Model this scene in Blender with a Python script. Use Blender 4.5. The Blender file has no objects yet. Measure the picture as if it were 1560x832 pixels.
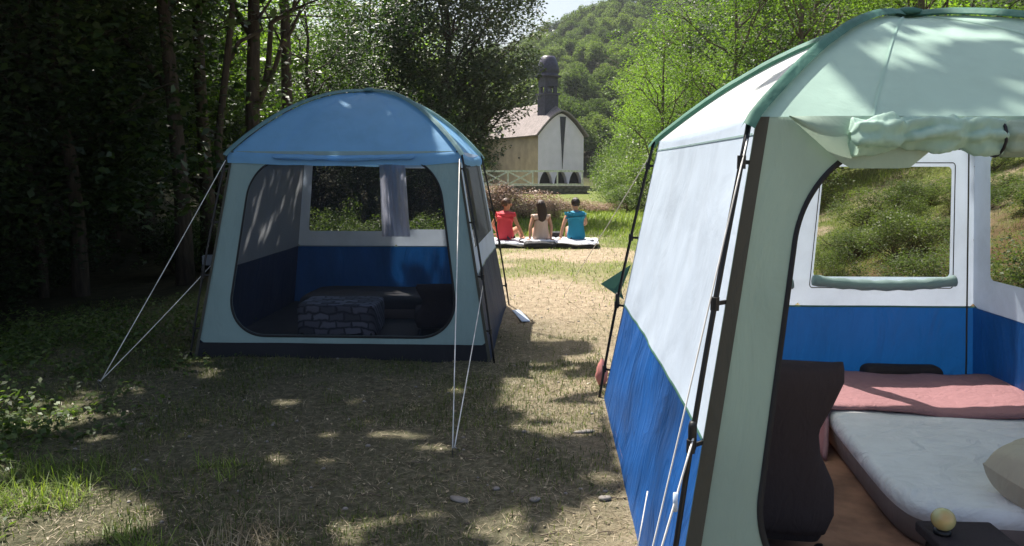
import bpy, math, random
import numpy as np
from mathutils import Vector, Matrix
rad = math.radians
sc = bpy.context.scene
COL = sc.collection

# ------------------------------------------------------------------ camera, world, sun
cam_d = bpy.data.cameras.new('camera')
cam_d.sensor_width = 36.0
cam_d.lens = 26.08
cam_d.clip_start = 0.05
cam_d.clip_end = 3000
cam = bpy.data.objects.new('camera', cam_d)
COL.objects.link(cam)
cam.location = (0, 0, 1.6)
cam.rotation_euler = (rad(90 - 7.91), 0, rad(2.56))
sc.camera = cam
sc.render.resolution_x = 1024
sc.render.resolution_y = 546

KX, KY = 0.35, 0.45            # a point at height z throws its shadow KX*z to the right and KY*z towards the camera
SUN = Vector((-KX, KY, 1.0)).normalized()
world = bpy.data.worlds.new('World')
sc.world = world
world.use_nodes = True
wn = world.node_tree
bg = wn.nodes['Background']
sky = wn.nodes.new('ShaderNodeTexSky')
sky.sky_type = 'NISHITA'
sky.sun_disc = False
sky.sun_elevation = math.asin(SUN.z)
sky.sun_rotation = math.atan2(SUN.x, SUN.y)
sky.air_density = 1.2
sky.dust_density = 4.5
sky.ozone_density = 1.0
wn.links.new(sky.outputs[0], bg.inputs[0])
bg.inputs[1].default_value = 0.088

sun_d = bpy.data.lights.new('sun', 'SUN')
sun_d.energy = 5.0
sun_d.angle = rad(0.53)
sun_d.color = (1.0, 0.94, 0.85)
sun = bpy.data.objects.new('sun', sun_d)
COL.objects.link(sun)
sun.rotation_euler = SUN.to_track_quat('Z', 'Y').to_euler()

sc.view_settings.view_transform = 'Standard'
sc.view_settings.look = 'None'
sc.view_settings.exposure = 1.06
sc.view_settings.gamma = 1.0
sc.view_settings.use_curve_mapping = False
try:
    sc.cycles.transparent_max_bounces = 16
    sc.cycles.max_bounces = 8
except Exception:
    pass

# ------------------------------------------------------------------ helpers
def hash2(ix, iy, seed):
    h = (ix.astype(np.int64) * 374761393 + iy.astype(np.int64) * 668265263 + seed * 974634777) & 0xffffffff
    h = ((h ^ (h >> 13)) * 1274126177) & 0xffffffff
    h = h ^ (h >> 16)
    return (h & 0xffff) / 65535.0

def vnoise(x, y, seed=0):
    x = np.asarray(x, float); y = np.asarray(y, float)
    ix = np.floor(x); iy = np.floor(y)
    fx = x - ix; fy = y - iy
    fx = fx * fx * (3 - 2 * fx); fy = fy * fy * (3 - 2 * fy)
    a = hash2(ix, iy, seed); b = hash2(ix + 1, iy, seed)
    c = hash2(ix, iy + 1, seed); d = hash2(ix + 1, iy + 1, seed)
    return (a * (1 - fx) + b * fx) * (1 - fy) + (c * (1 - fx) + d * fx) * fy

def fbm(x, y, seed=0, o=4):
    s = 0; a = 0.5; t = 0
    for i in range(o):
        s = s + a * vnoise(np.asarray(x) * 2 ** i, np.asarray(y) * 2 ** i, seed + i * 17); t += a; a *= 0.5
    return s / t

def sstep(a, b, x):
    t = np.clip((np.asarray(x, float) - a) / (b - a), 0, 1)
    return t * t * (3 - 2 * t)

def mesh_np(name, V, F, mat=None, smooth=False, mats=None, midx=None):
    """V (n,3); F (m,3) or (m,4) array"""
    me = bpy.data.meshes.new(name)
    V = np.ascontiguousarray(V, dtype=np.float32); F = np.ascontiguousarray(F, dtype=np.int32)
    m, k = F.shape
    me.vertices.add(len(V)); me.vertices.foreach_set('co', V.ravel())
    me.loops.add(m * k); me.loops.foreach_set('vertex_index', F.ravel())
    me.polygons.add(m)
    me.polygons.foreach_set('loop_start', np.arange(0, m * k, k, dtype=np.int32))
    me.polygons.foreach_set('loop_total', np.full(m, k, dtype=np.int32))
    if smooth: me.polygons.foreach_set('use_smooth', np.ones(m, dtype=bool))
    if mats:
        for q in mats: me.materials.append(q)
        if midx is not None: me.polygons.foreach_set('material_index', np.asarray(midx, dtype=np.int32))
    elif mat: me.materials.append(mat)
    me.update(calc_edges=True); me.validate()
    return me

class MB:
    """collects shapes, built as one mesh object"""
    def __init__(s): s.v = []; s.f = []
    def add(s, vs, fs):
        o = len(s.v); s.v += [tuple(p) for p in vs]; s.f += [tuple(i + o for i in f) for f in fs]; return s
    def box(s, c, d, R=None, taper=1.0):
        c = Vector(c); hx, hy, hz = d[0] / 2, d[1] / 2, d[2] / 2
        vs = []
        for z in (-1, 1):
            k = taper if z > 0 else 1
            for x, y in ((-1, -1), (1, -1), (1, 1), (-1, 1)):
                p = Vector((x * hx * k, y * hy * k, z * hz))
                if R: p = R @ p
                vs.append(c + p)
        return s.add(vs, [(3, 2, 1, 0), (4, 5, 6, 7), (0, 1, 5, 4), (1, 2, 6, 5), (2, 3, 7, 6), (3, 0, 4, 7)])
    def beam(s, a, b, w, h):
        a = Vector(a); b = Vector(b); d = b - a
        R = d.to_track_quat('Z', 'Y').to_matrix()
        return s.box((a + b) / 2, (w, h, d.length), R)
    def tube(s, pts, r, n=8, caps=True):
        pts = [Vector(p) for p in pts]
        rr = r if isinstance(r, (list, tuple)) else [r] * len(pts)
        o = []; prev = None
        for i, p in enumerate(pts):
            d = (pts[min(i + 1, len(pts) - 1)] - pts[max(i - 1, 0)])
            if d.length < 1e-9: d = Vector((0, 0, 1))
            d.normalize()
            if prev is None:
                u = d.orthogonal().normalized()
            else:
                u = prev - d * prev.dot(d)
                u = u.normalized() if u.length > 1e-6 else d.orthogonal().normalized()
            prev = u; w = d.cross(u)
            for k in range(n):
                a = 2 * math.pi * k / n
                o.append(p + (u * math.cos(a) + w * math.sin(a)) * rr[i])
        f = []
        for i in range(len(pts) - 1):
            for k in range(n):
                k2 = (k + 1) % n
                f.append((i * n + k, i * n + k2, (i + 1) * n + k2, (i + 1) * n + k))
        if caps:
            f.append(tuple(range(n - 1, -1, -1))); f.append(tuple((len(pts) - 1) * n + k for k in range(n)))
        return s.add(o, f)
    def lathe(s, prof, c=(0, 0, 0), n=24, R=None, sx=1, sy=1):
        c = Vector(c); o = []
        for r, z in prof:
            for k in range(n):
                a = 2 * math.pi * k / n
                p = Vector((r * math.cos(a) * sx, r * math.sin(a) * sy, z))
                o.append(c + (R @ p if R else p))
        f = []
        for i in range(len(prof) - 1):
            for k in range(n):
                k2 = (k + 1) % n
                f.append((i * n + k, i * n + k2, (i + 1) * n + k2, (i + 1) * n + k))
        f.append(tuple(range(n - 1, -1, -1))); f.append(tuple((len(prof) - 1) * n + k for k in range(n)))
        return s.add(o, f)
    def grid(s, P, closed=False):
        """P: array (a,b,3)"""
        a, b = P.shape[:2]
        f = [(i * b + j, i * b + (j + 1) % b, (i + 1) * b + (j + 1) % b, (i + 1) * b + j)
             for i in range(a - 1) for j in range(b if closed else b - 1)]
        return s.add(P.reshape(-1, 3), f)
    def mesh(s, name, mat, smooth=False):
        me = bpy.data.meshes.new(name)
        me.from_pydata(s.v, [], s.f)
        if mat: me.materials.append(mat)
        if smooth: me.polygons.foreach_set('use_smooth', np.ones(len(me.polygons), dtype=bool))
        me.update(); return me
    def build(s, name, mat, parent=None, smooth=False, loc=None, rz=0):
        return link(name, s.mesh(name, mat, smooth), parent, loc, rz)

def link(name, me, parent=None, loc=None, rz=0):
    o = bpy.data.objects.new(name, me); COL.objects.link(o)
    if parent: o.parent = parent
    if loc is not None: o.location = loc
    if rz: o.rotation_euler[2] = rz
    return o

def tag(o, label=None, cat=None, group=None, kind=None):
    if label: o['label'] = label
    if cat: o['category'] = cat
    if group: o['group'] = group
    if kind: o['kind'] = kind
    return o

def empty(name, loc, label, cat, group=None, rz=0):
    o = link(name, None, None, loc, rz); o.empty_display_size = 0.2
    return tag(o, label, cat, group)

def bevel(o, w=0.01, seg=2):
    m = o.modifiers.new('bevel', 'BEVEL'); m.width = w; m.segments = seg; m.limit_method = 'ANGLE'; return o

# ------------------------------------------------------------------ materials
def newmat(name):
    m = bpy.data.materials.new(name); m.use_nodes = True
    nt = m.node_tree; nt.nodes.clear()
    out = nt.nodes.new('ShaderNodeOutputMaterial')
    return m, nt, out

def N(nt, t, **kw):
    n = nt.nodes.new(t)
    for k, v in kw.items():
        if k.startswith('i_'):
            key = k[2:].replace('_', ' ')
            n.inputs[key].default_value = v
        else: setattr(n, k, v)
    return n

def ramp(nt, src, stops):
    r = nt.nodes.new('ShaderNodeValToRGB')
    el = r.color_ramp.elements
    while len(el) < len(stops): el.new(0.5)
    for e, (p, c) in zip(el, stops):
        e.position = p; e.color = (*c, 1) if len(c) == 3 else c
    nt.links.new(src, r.inputs[0]); return r

def coord(nt, kind='Object', scale=(1, 1, 1)):
    tc = nt.nodes.new('ShaderNodeTexCoord'); mp = nt.nodes.new('ShaderNodeMapping')
    mp.inputs['Scale'].default_value = scale
    nt.links.new(tc.outputs[kind], mp.inputs[0]); return mp.outputs[0]

def plain(name, c, rough=0.7, var=0.25, scale=8, bump=0.2, bscale=60, metallic=0, spec=0.4, sc3=(1, 1, 1), var2=None):
    m, nt, out = newmat(name)
    v = coord(nt, 'Object', sc3)
    n = N(nt, 'ShaderNodeTexNoise', i_Scale=scale, i_Detail=6.0); nt.links.new(v, n.inputs['Vector'])
    lo = tuple(x * (1 - var) for x in c); hi = var2 or tuple(min(1, x * (1 + var)) for x in c)
    r = ramp(nt, n.outputs['Fac'], [(0.3, lo), (0.7, hi)])
    b = N(nt, 'ShaderNodeBsdfPrincipled', i_Roughness=rough, i_Metallic=metallic)
    b.inputs['Specular IOR Level'].default_value = spec
    nt.links.new(r.outputs[0], b.inputs['Base Color'])
    if bump:
        n2 = N(nt, 'ShaderNodeTexNoise', i_Scale=bscale, i_Detail=4.0); nt.links.new(v, n2.inputs['Vector'])
        bp = N(nt, 'ShaderNodeBump', i_Strength=bump, i_Distance=0.01)
        nt.links.new(n2.outputs['Fac'], bp.inputs['Height']); nt.links.new(bp.outputs[0], b.inputs['Normal'])
    nt.links.new(b.outputs[0], out.inputs[0])
    return m

def cloth(name, c, trans=0.3, rough=0.65, var=0.08, bump=0.5, tcol=None, streak=(1, 1, 0.4), wscale=5, spec=0.3, alpha=None, fscale=2.5, crease=0.3):
    """tent fabric: diffuse front plus light coming through"""
    m, nt, out = newmat(name)
    v = coord(nt, 'Object', streak)
    n = N(nt, 'ShaderNodeTexNoise', i_Scale=fscale, i_Detail=7.0, i_Roughness=0.65); nt.links.new(v, n.inputs['Vector'])
    r = ramp(nt, n.outputs['Fac'], [(0.28, tuple(x * (1 - var * 1.6) for x in c)), (0.5, c), (0.75, tuple(min(1, x * (1 + var)) for x in c))])
    b = N(nt, 'ShaderNodeBsdfPrincipled', i_Roughness=rough)
    b.inputs['Specular IOR Level'].default_value = spec
    nt.links.new(r.outputs[0], b.inputs['Base Color'])
    w = N(nt, 'ShaderNodeTexNoise', i_Scale=wscale, i_Detail=4.0, i_Distortion=1.2); nt.links.new(v, w.inputs['Vector'])
    bp = N(nt, 'ShaderNodeBump', i_Strength=bump, i_Distance=0.03)
    nt.links.new(w.outputs['Fac'], bp.inputs['Height'])
    if crease:
        rn = N(nt, 'ShaderNodeTexNoise', i_Scale=2.2, i_Detail=5.0, i_Distortion=0.8); rn.noise_type = 'RIDGED_MULTIFRACTAL'
        vv = coord(nt, 'Object', (1, 1, .75)); nt.links.new(vv, rn.inputs['Vector'])
        bq = N(nt, 'ShaderNodeBump', i_Strength=crease, i_Distance=0.008)
        nt.links.new(rn.outputs['Fac'], bq.inputs['Height']); nt.links.new(bp.outputs[0], bq.inputs['Normal']); bp = bq
    wv = N(nt, 'ShaderNodeTexNoise', i_Scale=350.0, i_Detail=2.0); nt.links.new(v, wv.inputs['Vector'])
    bp2 = N(nt, 'ShaderNodeBump', i_Strength=0.15, i_Distance=0.002)
    nt.links.new(wv.outputs['Fac'], bp2.inputs['Height']); nt.links.new(bp.outputs[0], bp2.inputs['Normal'])
    nt.links.new(bp2.outputs[0], b.inputs['Normal'])
    t = N(nt, 'ShaderNodeBsdfTranslucent')
    if tcol: t.inputs[0].default_value = (*tcol, 1)
    else: nt.links.new(r.outputs[0], t.inputs[0])
    nt.links.new(bp.outputs[0], t.inputs['Normal'])
    mx = N(nt, 'ShaderNodeMixShader'); mx.inputs[0].default_value = trans
    nt.links.new(b.outputs[0], mx.inputs[1]); nt.links.new(t.outputs[0], mx.inputs[2])
    last = mx.outputs[0]
    if alpha is not None:
        tr = N(nt, 'ShaderNodeBsdfTransparent'); m2 = N(nt, 'ShaderNodeMixShader'); m2.inputs[0].default_value = alpha
        nt.links.new(tr.outputs[0], m2.inputs[1]); nt.links.new(last, m2.inputs[2]); last = m2.outputs[0]
    nt.links.new(last, out.inputs[0])
    return m

def leafmat(name, c1, c2, c3, trans=0.35, scale=0.6, spec=0.35, tint=1.5, rough=0.5, vary=0.25):
    m, nt, out = newmat(name)
    g = N(nt, 'ShaderNodeNewGeometry')
    oi = N(nt, 'ShaderNodeObjectInfo')
    n = N(nt, 'ShaderNodeTexNoise', i_Scale=scale, i_Detail=3.0); nt.links.new(g.outputs['Position'], n.inputs['Vector'])
    n2 = N(nt, 'ShaderNodeTexWhiteNoise'); nt.links.new(g.outputs['Random Per Island'], n2.inputs['Vector'])
    md = N(nt, 'ShaderNodeMath', operation='MULTIPLY'); md.inputs[1].default_value = 0.45
    nt.links.new(g.outputs['Random Per Island'], md.inputs[0])
    a1 = N(nt, 'ShaderNodeMath', operation='ADD'); nt.links.new(n.outputs['Fac'], a1.inputs[0]); nt.links.new(md.outputs[0], a1.inputs[1])
    m3 = N(nt, 'ShaderNodeMath', operation='MULTIPLY_ADD'); m3.inputs[1].default_value = vary; m3.inputs[2].default_value = -0.22 - vary / 2
    nt.links.new(oi.outputs['Random'], m3.inputs[0])
    a2 = N(nt, 'ShaderNodeMath', operation='ADD'); nt.links.new(a1.outputs[0], a2.inputs[0]); nt.links.new(m3.outputs[0], a2.inputs[1])
    r = ramp(nt, a2.outputs[0], [(0.25, c1), (0.5, c2), (0.78, c3)])
    b = N(nt, 'ShaderNodeBsdfPrincipled', i_Roughness=rough); b.inputs['Specular IOR Level'].default_value = spec
    nt.links.new(r.outputs[0], b.inputs['Base Color'])
    t = N(nt, 'ShaderNodeBsdfTranslucent')
    mc = N(nt, 'ShaderNodeMix', data_type='RGBA', blend_type='MULTIPLY'); mc.inputs[0].default_value = 1.0
    mc.inputs[7].default_value = (1.3 * tint, 1.5 * tint, 0.5 * tint, 1)
    nt.links.new(r.outputs[0], mc.inputs[6]); nt.links.new(mc.outputs[2], t.inputs[0])
    mx = N(nt, 'ShaderNodeMixShader'); mx.inputs[0].default_value = trans
    nt.links.new(b.outputs[0], mx.inputs[1]); nt.links.new(t.outputs[0], mx.inputs[2]); nt.links.new(mx.outputs[0], out.inputs[0])
    return m

M = {}
M['white'] = cloth('pale_tent_fabric', (0.62, 0.72, 0.86), trans=0.30, bump=0.28, streak=(1, 1, 0.8), wscale=3)
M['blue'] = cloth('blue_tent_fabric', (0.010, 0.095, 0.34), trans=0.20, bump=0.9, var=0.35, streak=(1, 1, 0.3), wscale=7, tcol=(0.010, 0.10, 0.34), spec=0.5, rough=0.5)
M['shaded_blue'] = cloth('shaded_blue_tent_fabric', (0.02, 0.035, 0.085), trans=0.1, bump=0.6, var=0.2)  # blue fabric with the shade of the side walls put into its colour
M['teal'] = cloth('grey_green_fabric', (0.29, 0.40, 0.39), trans=0.22, bump=0.4, streak=(1, 1, 0.4))
M['sage'] = cloth('sage_green_fabric', (0.38, 0.49, 0.40), trans=0.30, bump=0.45, streak=(1, 1, 0.4))
M['roof_blue'] = cloth('blue_roof_fabric', (0.25, 0.53, 0.84), trans=0.40, bump=0.25, wscale=2.5, streak=(1, 1, 1))
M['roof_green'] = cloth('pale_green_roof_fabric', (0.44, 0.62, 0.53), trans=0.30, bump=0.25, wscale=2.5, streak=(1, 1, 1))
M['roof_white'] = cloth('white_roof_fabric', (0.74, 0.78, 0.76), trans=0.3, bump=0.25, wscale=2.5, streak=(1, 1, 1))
M['trim_green'] = cloth('green_trim_fabric', (0.07, 0.18, 0.14), trans=0.15, bump=0.5, var=0.2)
M['trim_teal'] = cloth('teal_trim_fabric', (0.14, 0.26, 0.28), trans=0.15, bump=0.5, var=0.2)
M['dark_strip'] = cloth('dark_brown_webbing', (0.07, 0.068, 0.052), trans=0.0, bump=0.8)
M['black_band'] = cloth('black_groundsheet_fabric', (0.012, 0.013, 0.018), trans=0.0, bump=0.4)
M['piping'] = plain('black_zip_piping', (0.008, 0.008, 0.01), 0.6, bump=0)
M['pole'] = plain('black_fibreglass_pole', (0.010, 0.010, 0.012), 0.35, bump=0)
M['clip'] = plain('black_plastic_clip', (0.016, 0.016, 0.018), 0.45, bump=0)
M['rope'] = plain('white_guy_rope', (0.72, 0.70, 0.66), 0.7, bump=0)
M['peg'] = plain('galvanised_tent_peg', (0.4, 0.4, 0.42), 0.35, metallic=0.9, bump=0)
M['grey_curtain'] = cloth('grey_curtain_fabric', (0.24, 0.26, 0.30), trans=0.6, bump=0.6, streak=(1, 1, 0.15), tcol=(0.45, 0.47, 0.5))
M['white_curtain'] = cloth('white_curtain_fabric', (0.62, 0.65, 0.78), trans=0.45, bump=0.8, streak=(1, 1, 0.1), wscale=12)
M['screen_front'] = cloth('dark_insect_netting', (0.012, 0.014, 0.022), trans=0.2, bump=0, alpha=0.42)
M['screen_back'] = cloth('black_insect_netting', (0.012, 0.014, 0.018), trans=0.2, bump=0, alpha=0.28)
M['screen_side'] = cloth('folded_dark_netting', (0.022, 0.026, 0.04), trans=0.2, bump=0.6, alpha=0.88, streak=(1, 3, 0.15))
M['screen_brown'] = cloth('brown_tinted_netting', (0.03, 0.02, 0.012), trans=0.2, bump=0, alpha=0.42)
M['rug'] = plain('reddish_brown_floor_sheet', (0.30, 0.15, 0.095), 0.9, var=0.5, scale=5, bump=0.6, bscale=25)
M['darkfloor'] = plain('dark_groundsheet', (0.03, 0.03, 0.035), 0.8, bump=0.4, bscale=20)

# ------------------------------------------------------------------ ground
def ridge(x):
    return np.clip(34.5 + 0.50 * x, 20, 60)

def gz(x, y):
    x = np.asarray(x, float); y = np.asarray(y, float)
    z = 0.05 * (fbm(x * 0.5, y * 0.5, 3) - 0.5)
    near = np.exp(-((y - 5) / 12.0) ** 2)
    z = z + 0.035 * (fbm(x * 3.1, y * 3.1, 9, 3) - 0.5)
    # swelling under the back corner of the right tent
    z = z + 0.12 * np.exp(-((x - 1.1) ** 2 / 0.5 + (y - 5.2) ** 2 / 0.9))
    # left bank sinks then rises
    z = z - 0.25 * sstep(-3.6, -6.5, x) * sstep(30, 5, y) + 0.22 * np.clip(-x - 9, 0, 60)
    # right bank behind the right tent
    b = sstep(2.2, 13.0, x - 0.10 * (y - 6)) * sstep(4.5, 8.5, y)
    z = z + b * 3.2 * sstep(60, 30, y) + 0.0 * near
    # hill
    t = np.clip((y - 72) / 130.0, 0, 1)
    z = z + (ridge(x) * t ** 0.95) + sstep(60, 80, y) * 6 * (fbm(x * 0.03, y * 0.03, 21) - 0.5)
    z = z - np.clip(y - 202, 0, 80) * 0.25
    return z

def axis(segs):
    out = [segs[0][0]]
    for a, b, h in segs:
        n = max(1, int(round((b - a) / h)))
        out += list(np.linspace(a, b, n + 1)[1:])
    return np.array(out)
XS = axis([(-900, -300, 60), (-300, -60, 12), (-60, -16, 1.6), (-16, -7, 0.35), (-7, 6, 0.065), (6, 16, 0.35), (16, 80, 1.6), (80, 300, 12), (300, 900, 60)])
YS = axis([(-200, -10, 19), (-10, 1.5, 0.6), (1.5, 10, 0.06), (10, 20, 0.16), (20, 60, 0.8), (60, 240, 4), (240, 1200, 60)])
GX, GY = np.meshgrid(XS, YS)
GZ = gz(GX, GY)
nx, ny = len(XS), len(YS)
idx = np.arange(nx * ny).reshape(ny, nx)
GF = np.stack([idx[:-1, :-1], idx[:-1, 1:], idx[1:, 1:], idx[1:, :-1]], -1).reshape(-1, 4)
def grassiness(x, y):
    n = fbm(np.asarray(x) * 0.8, np.asarray(y) * 0.8, 5)
    g = 0.30 * sstep(0.45, 0.7, n)
    g = g + 0.85 * sstep(-1.8, -3.4, np.asarray(x) + 0.12 * (np.asarray(y) - 4))          # left verge
    g = g + 0.45 * sstep(0.42, 0.62, n) * sstep(9.0, 12, y) + 0.30 * sstep(0.7, 2.0, x) * sstep(8.5, 11, y)
    g = g + 0.9 * sstep(17.5, 20.5, y) + 0.5 * sstep(3.5, 5.0, x) * sstep(5, 8, y) * sstep(0.4, 0.6, n)
    return np.clip(g, 0, 1)
gm = mesh_np('ground', np.stack([GX.ravel(), GY.ravel(), GZ.ravel()], 1), GF, smooth=True)
ca = gm.color_attributes.new('growth', 'FLOAT_COLOR', 'POINT')
G = grassiness(GX.ravel(), GY.ravel())
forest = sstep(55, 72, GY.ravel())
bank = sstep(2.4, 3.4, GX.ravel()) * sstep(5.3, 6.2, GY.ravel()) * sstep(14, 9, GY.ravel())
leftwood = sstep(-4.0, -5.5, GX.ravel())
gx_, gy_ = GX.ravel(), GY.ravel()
shade_litter = 0.9 * sstep(0.9, -0.4, gx_ + 1.2 * (fbm(gx_ * 1.3, gy_ * 1.3, 14) - .5)) * sstep(8.6, 6.6, gy_ + 1.2 * (fbm(gx_ * 1.7, gy_ * 1.7, 15) - .5))  # deepens the shade on the near soil by colour, with fine litter mixed in
ca.data.foreach_set('color', np.stack([G, np.maximum(forest, leftwood), bank, shade_litter], 1).astype(np.float32).ravel())

m, nt, out = newmat('dry_soil_and_grass')
v = coord(nt, 'Object')
at = N(nt, 'ShaderNodeAttribute', attribute_name='growth')
sep = N(nt, 'ShaderNodeSeparateColor'); nt.links.new(at.outputs['Color'], sep.inputs[0])
def noise(s, d=6, rough=0.6):
    n = N(nt, 'ShaderNodeTexNoise', i_Scale=float(s), i_Detail=float(d), i_Roughness=rough); nt.links.new(v, n.inputs['Vector']); return n.outputs['Fac']
def mixc(f, a, b, fv=None):
    x = N(nt, 'ShaderNodeMix', data_type='RGBA')
    if f is None: x.inputs[0].default_value = fv
    else: nt.links.new(f, x.inputs[0])
    for s_, q in ((6, a), (7, b)):
        if isinstance(q, tuple): x.inputs[s_].default_value = (*q, 1)
        else: nt.links.new(q, x.inputs[s_])
    return x.outputs[2]
soil = ramp(nt, noise(9, 9, 0.7), [(0.30, (0.10, 0.072, 0.045)), (0.45, (0.22, 0.165, 0.11)), (0.60, (0.36, 0.29, 0.205)), (0.8, (0.47, 0.40, 0.30))]).outputs[0]
soil2 = mixc(ramp(nt, noise(45, 4), [(0.40, (0, 0, 0)), (0.66, (1, 1, 1))]).outputs[0], soil, (0.42, 0.35, 0.25))
grs = ramp(nt, noise(30, 6), [(0.3, (0.045, 0.065, 0.015)), (0.55, (0.13, 0.16, 0.04)), (0.75, (0.30, 0.28, 0.12))]).outputs[0]
gm1 = N(nt, 'ShaderNodeMath', operation='MULTIPLY_ADD'); gm1.inputs[1].default_value = 1.2; gm1.inputs[2].default_value = -0.45
nt.links.new(noise(14, 5), gm1.inputs[0])
gm2 = N(nt, 'ShaderNodeMath', operation='ADD', use_clamp=True); nt.links.new(sep.outputs[0], gm2.inputs[0]); nt.links.new(gm1.outputs[0], gm2.inputs[1])
gm3 = N(nt, 'ShaderNodeMath', operation='MULTIPLY', use_clamp=True); nt.links.new(gm2.outputs[0], gm3.inputs[0]); nt.links.new(sep.outputs[0], gm3.inputs[1])
c1 = mixc(gm3.outputs[0], soil2, grs)
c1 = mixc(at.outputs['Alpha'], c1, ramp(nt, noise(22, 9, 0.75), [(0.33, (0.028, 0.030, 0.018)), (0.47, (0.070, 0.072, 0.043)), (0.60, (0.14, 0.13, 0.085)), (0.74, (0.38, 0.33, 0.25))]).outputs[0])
c2 = mixc(sep.outputs[2], c1, ramp(nt, noise(3, 8, 0.75), [(0.35, (0.07, 0.042, 0.020)), (0.5, (0.13, 0.085, 0.042)), (0.6, (0.10, 0.11, 0.03)), (0.8, (0.18, 0.18, 0.06))]).outputs[0])
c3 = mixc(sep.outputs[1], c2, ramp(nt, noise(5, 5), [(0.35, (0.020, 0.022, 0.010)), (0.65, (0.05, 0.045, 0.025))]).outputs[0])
b = N(nt, 'ShaderNodeBsdfPrincipled', i_Roughness=0.95); b.inputs['Specular IOR Level'].default_value = 0.15
nt.links.new(c3, b.inputs['Base Color'])
bp = N(nt, 'ShaderNodeBump', i_Strength=0.9, i_Distance=0.03); nt.links.new(noise(40, 8, 0.7), bp.inputs['Height']); nt.links.new(bp.outputs[0], b.inputs['Normal'])
nt.links.new(b.outputs[0], out.inputs[0])
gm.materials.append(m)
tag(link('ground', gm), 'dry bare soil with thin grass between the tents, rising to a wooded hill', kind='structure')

# ------------------------------------------------------------------ leaf helpers
LEAF_BUDGET = [0]
def leaves_np(C, size, rng, flat=0.5, aspect=0.55, droop=0.0):
    n = len(C); LEAF_BUDGET[0] += n * 2
    a = rng.uniform(0, 2 * np.pi, n)
    t = np.stack([np.cos(a), np.sin(a), rng.normal(0, 0.45, n) - droop], 1); t /= np.linalg.norm(t, axis=1, keepdims=True)
    nn = np.stack([rng.normal(0, 1, n) * (1 - flat), rng.normal(0, 1, n) * (1 - flat), np.ones(n)], 1)
    s = np.cross(nn, t); s /= (np.linalg.norm(s, axis=1, keepdims=True) + 1e-9)
    L = (size * rng.uniform(0.6, 1.35, n))[:, None]; W = L * aspect * 0.5
    up = np.cross(t, s) * L * 0.12
    V = np.stack([C - t * L * 0.5, C + s * W + up, C + t * L * 0.5, C - s * W + up], 1).reshape(-1, 3)
    F = np.arange(4 * n).reshape(n, 4)
    return V, F

def clump_points(centers, radii, per, rng, flat=0.7):
    """points around clump centres"""
    pts = []
    for c, r in zip(centers, radii):
        k = max(3, int(per * (r ** 2)))
        d = rng.normal(0, 1, (k, 3)); d /= np.linalg.norm(d, axis=1, keepdims=True)
        rr = rng.uniform(0.35, 1.0, k)[:, None] ** 0.6 * r
        pts.append(c + d * rr * np.array([1, 1, flat]))
    return np.concatenate(pts)

def limb(mb, a, b, r0, r1, rng, sag=0.0, n=5, sides=6):
    a = np.array(a, float); b = np.array(b, float); L = np.linalg.norm(b - a)
    pts = []
    for i in range(n + 1):
        t = i / n
        p = a * (1 - t) + b * t
        p = p + rng.normal(0, 0.035 * L, 3) * math.sin(math.pi * t)
        p[2] += sag * math.sin(math.pi * t) * L
        pts.append(tuple(p))
    mb.tube(pts, [r0 * (1 - i / n) + r1 * i / n for i in range(n + 1)], sides)
    return pts

M['bark'] = plain('dark_ridged_bark', (0.055, 0.042, 0.032), 0.9, var=0.5, scale=4, bump=1.0, bscale=14, sc3=(6, 6, 1))
M['bark_pale'] = plain('grey_brown_bark', (0.13, 0.10, 0.08), 0.9, var=0.4, scale=4, bump=1.0, bscale=14, sc3=(6, 6, 1))
M['leaf_dark'] = leafmat('dark_green_leaves', (0.010, 0.022, 0.010), (0.022, 0.045, 0.014), (0.05, 0.085, 0.02), trans=0.28, spec=0.5)
M['leaf_bright'] = leafmat('bright_green_leaves', (0.045, 0.08, 0.012), (0.10, 0.16, 0.02), (0.17, 0.25, 0.035), trans=0.55)
M['leaf_acacia'] = leafmat('light_feathery_leaves', (0.045, 0.075, 0.018), (0.085, 0.14, 0.03), (0.15, 0.21, 0.05), trans=0.42, spec=.2)
M['leaf_olive'] = leafmat('grey_green_leaves', (0.025, 0.04, 0.022), (0.05, 0.07, 0.035), (0.10, 0.12, 0.06), trans=0.25, spec=0.6)
M['leaf_hill'] = leafmat('hill_tree_leaves', (0.045, 0.068, 0.028), (0.095, 0.135, 0.05), (0.15, 0.19, 0.075), trans=0.25, scale=0.12, spec=0.08, vary=0.5, rough=.8)
M['leaf_bush'] = leafmat('bush_leaves', (0.03, 0.055, 0.015), (0.07, 0.11, 0.03), (0.14, 0.18, 0.06), trans=0.35, scale=2)
M['bramble'] = leafmat('dry_pinkish_bramble', (0.11, 0.055, 0.05), (0.30, 0.17, 0.14), (0.45, 0.31, 0.25), trans=0.15, tint=0.7, scale=3)

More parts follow.
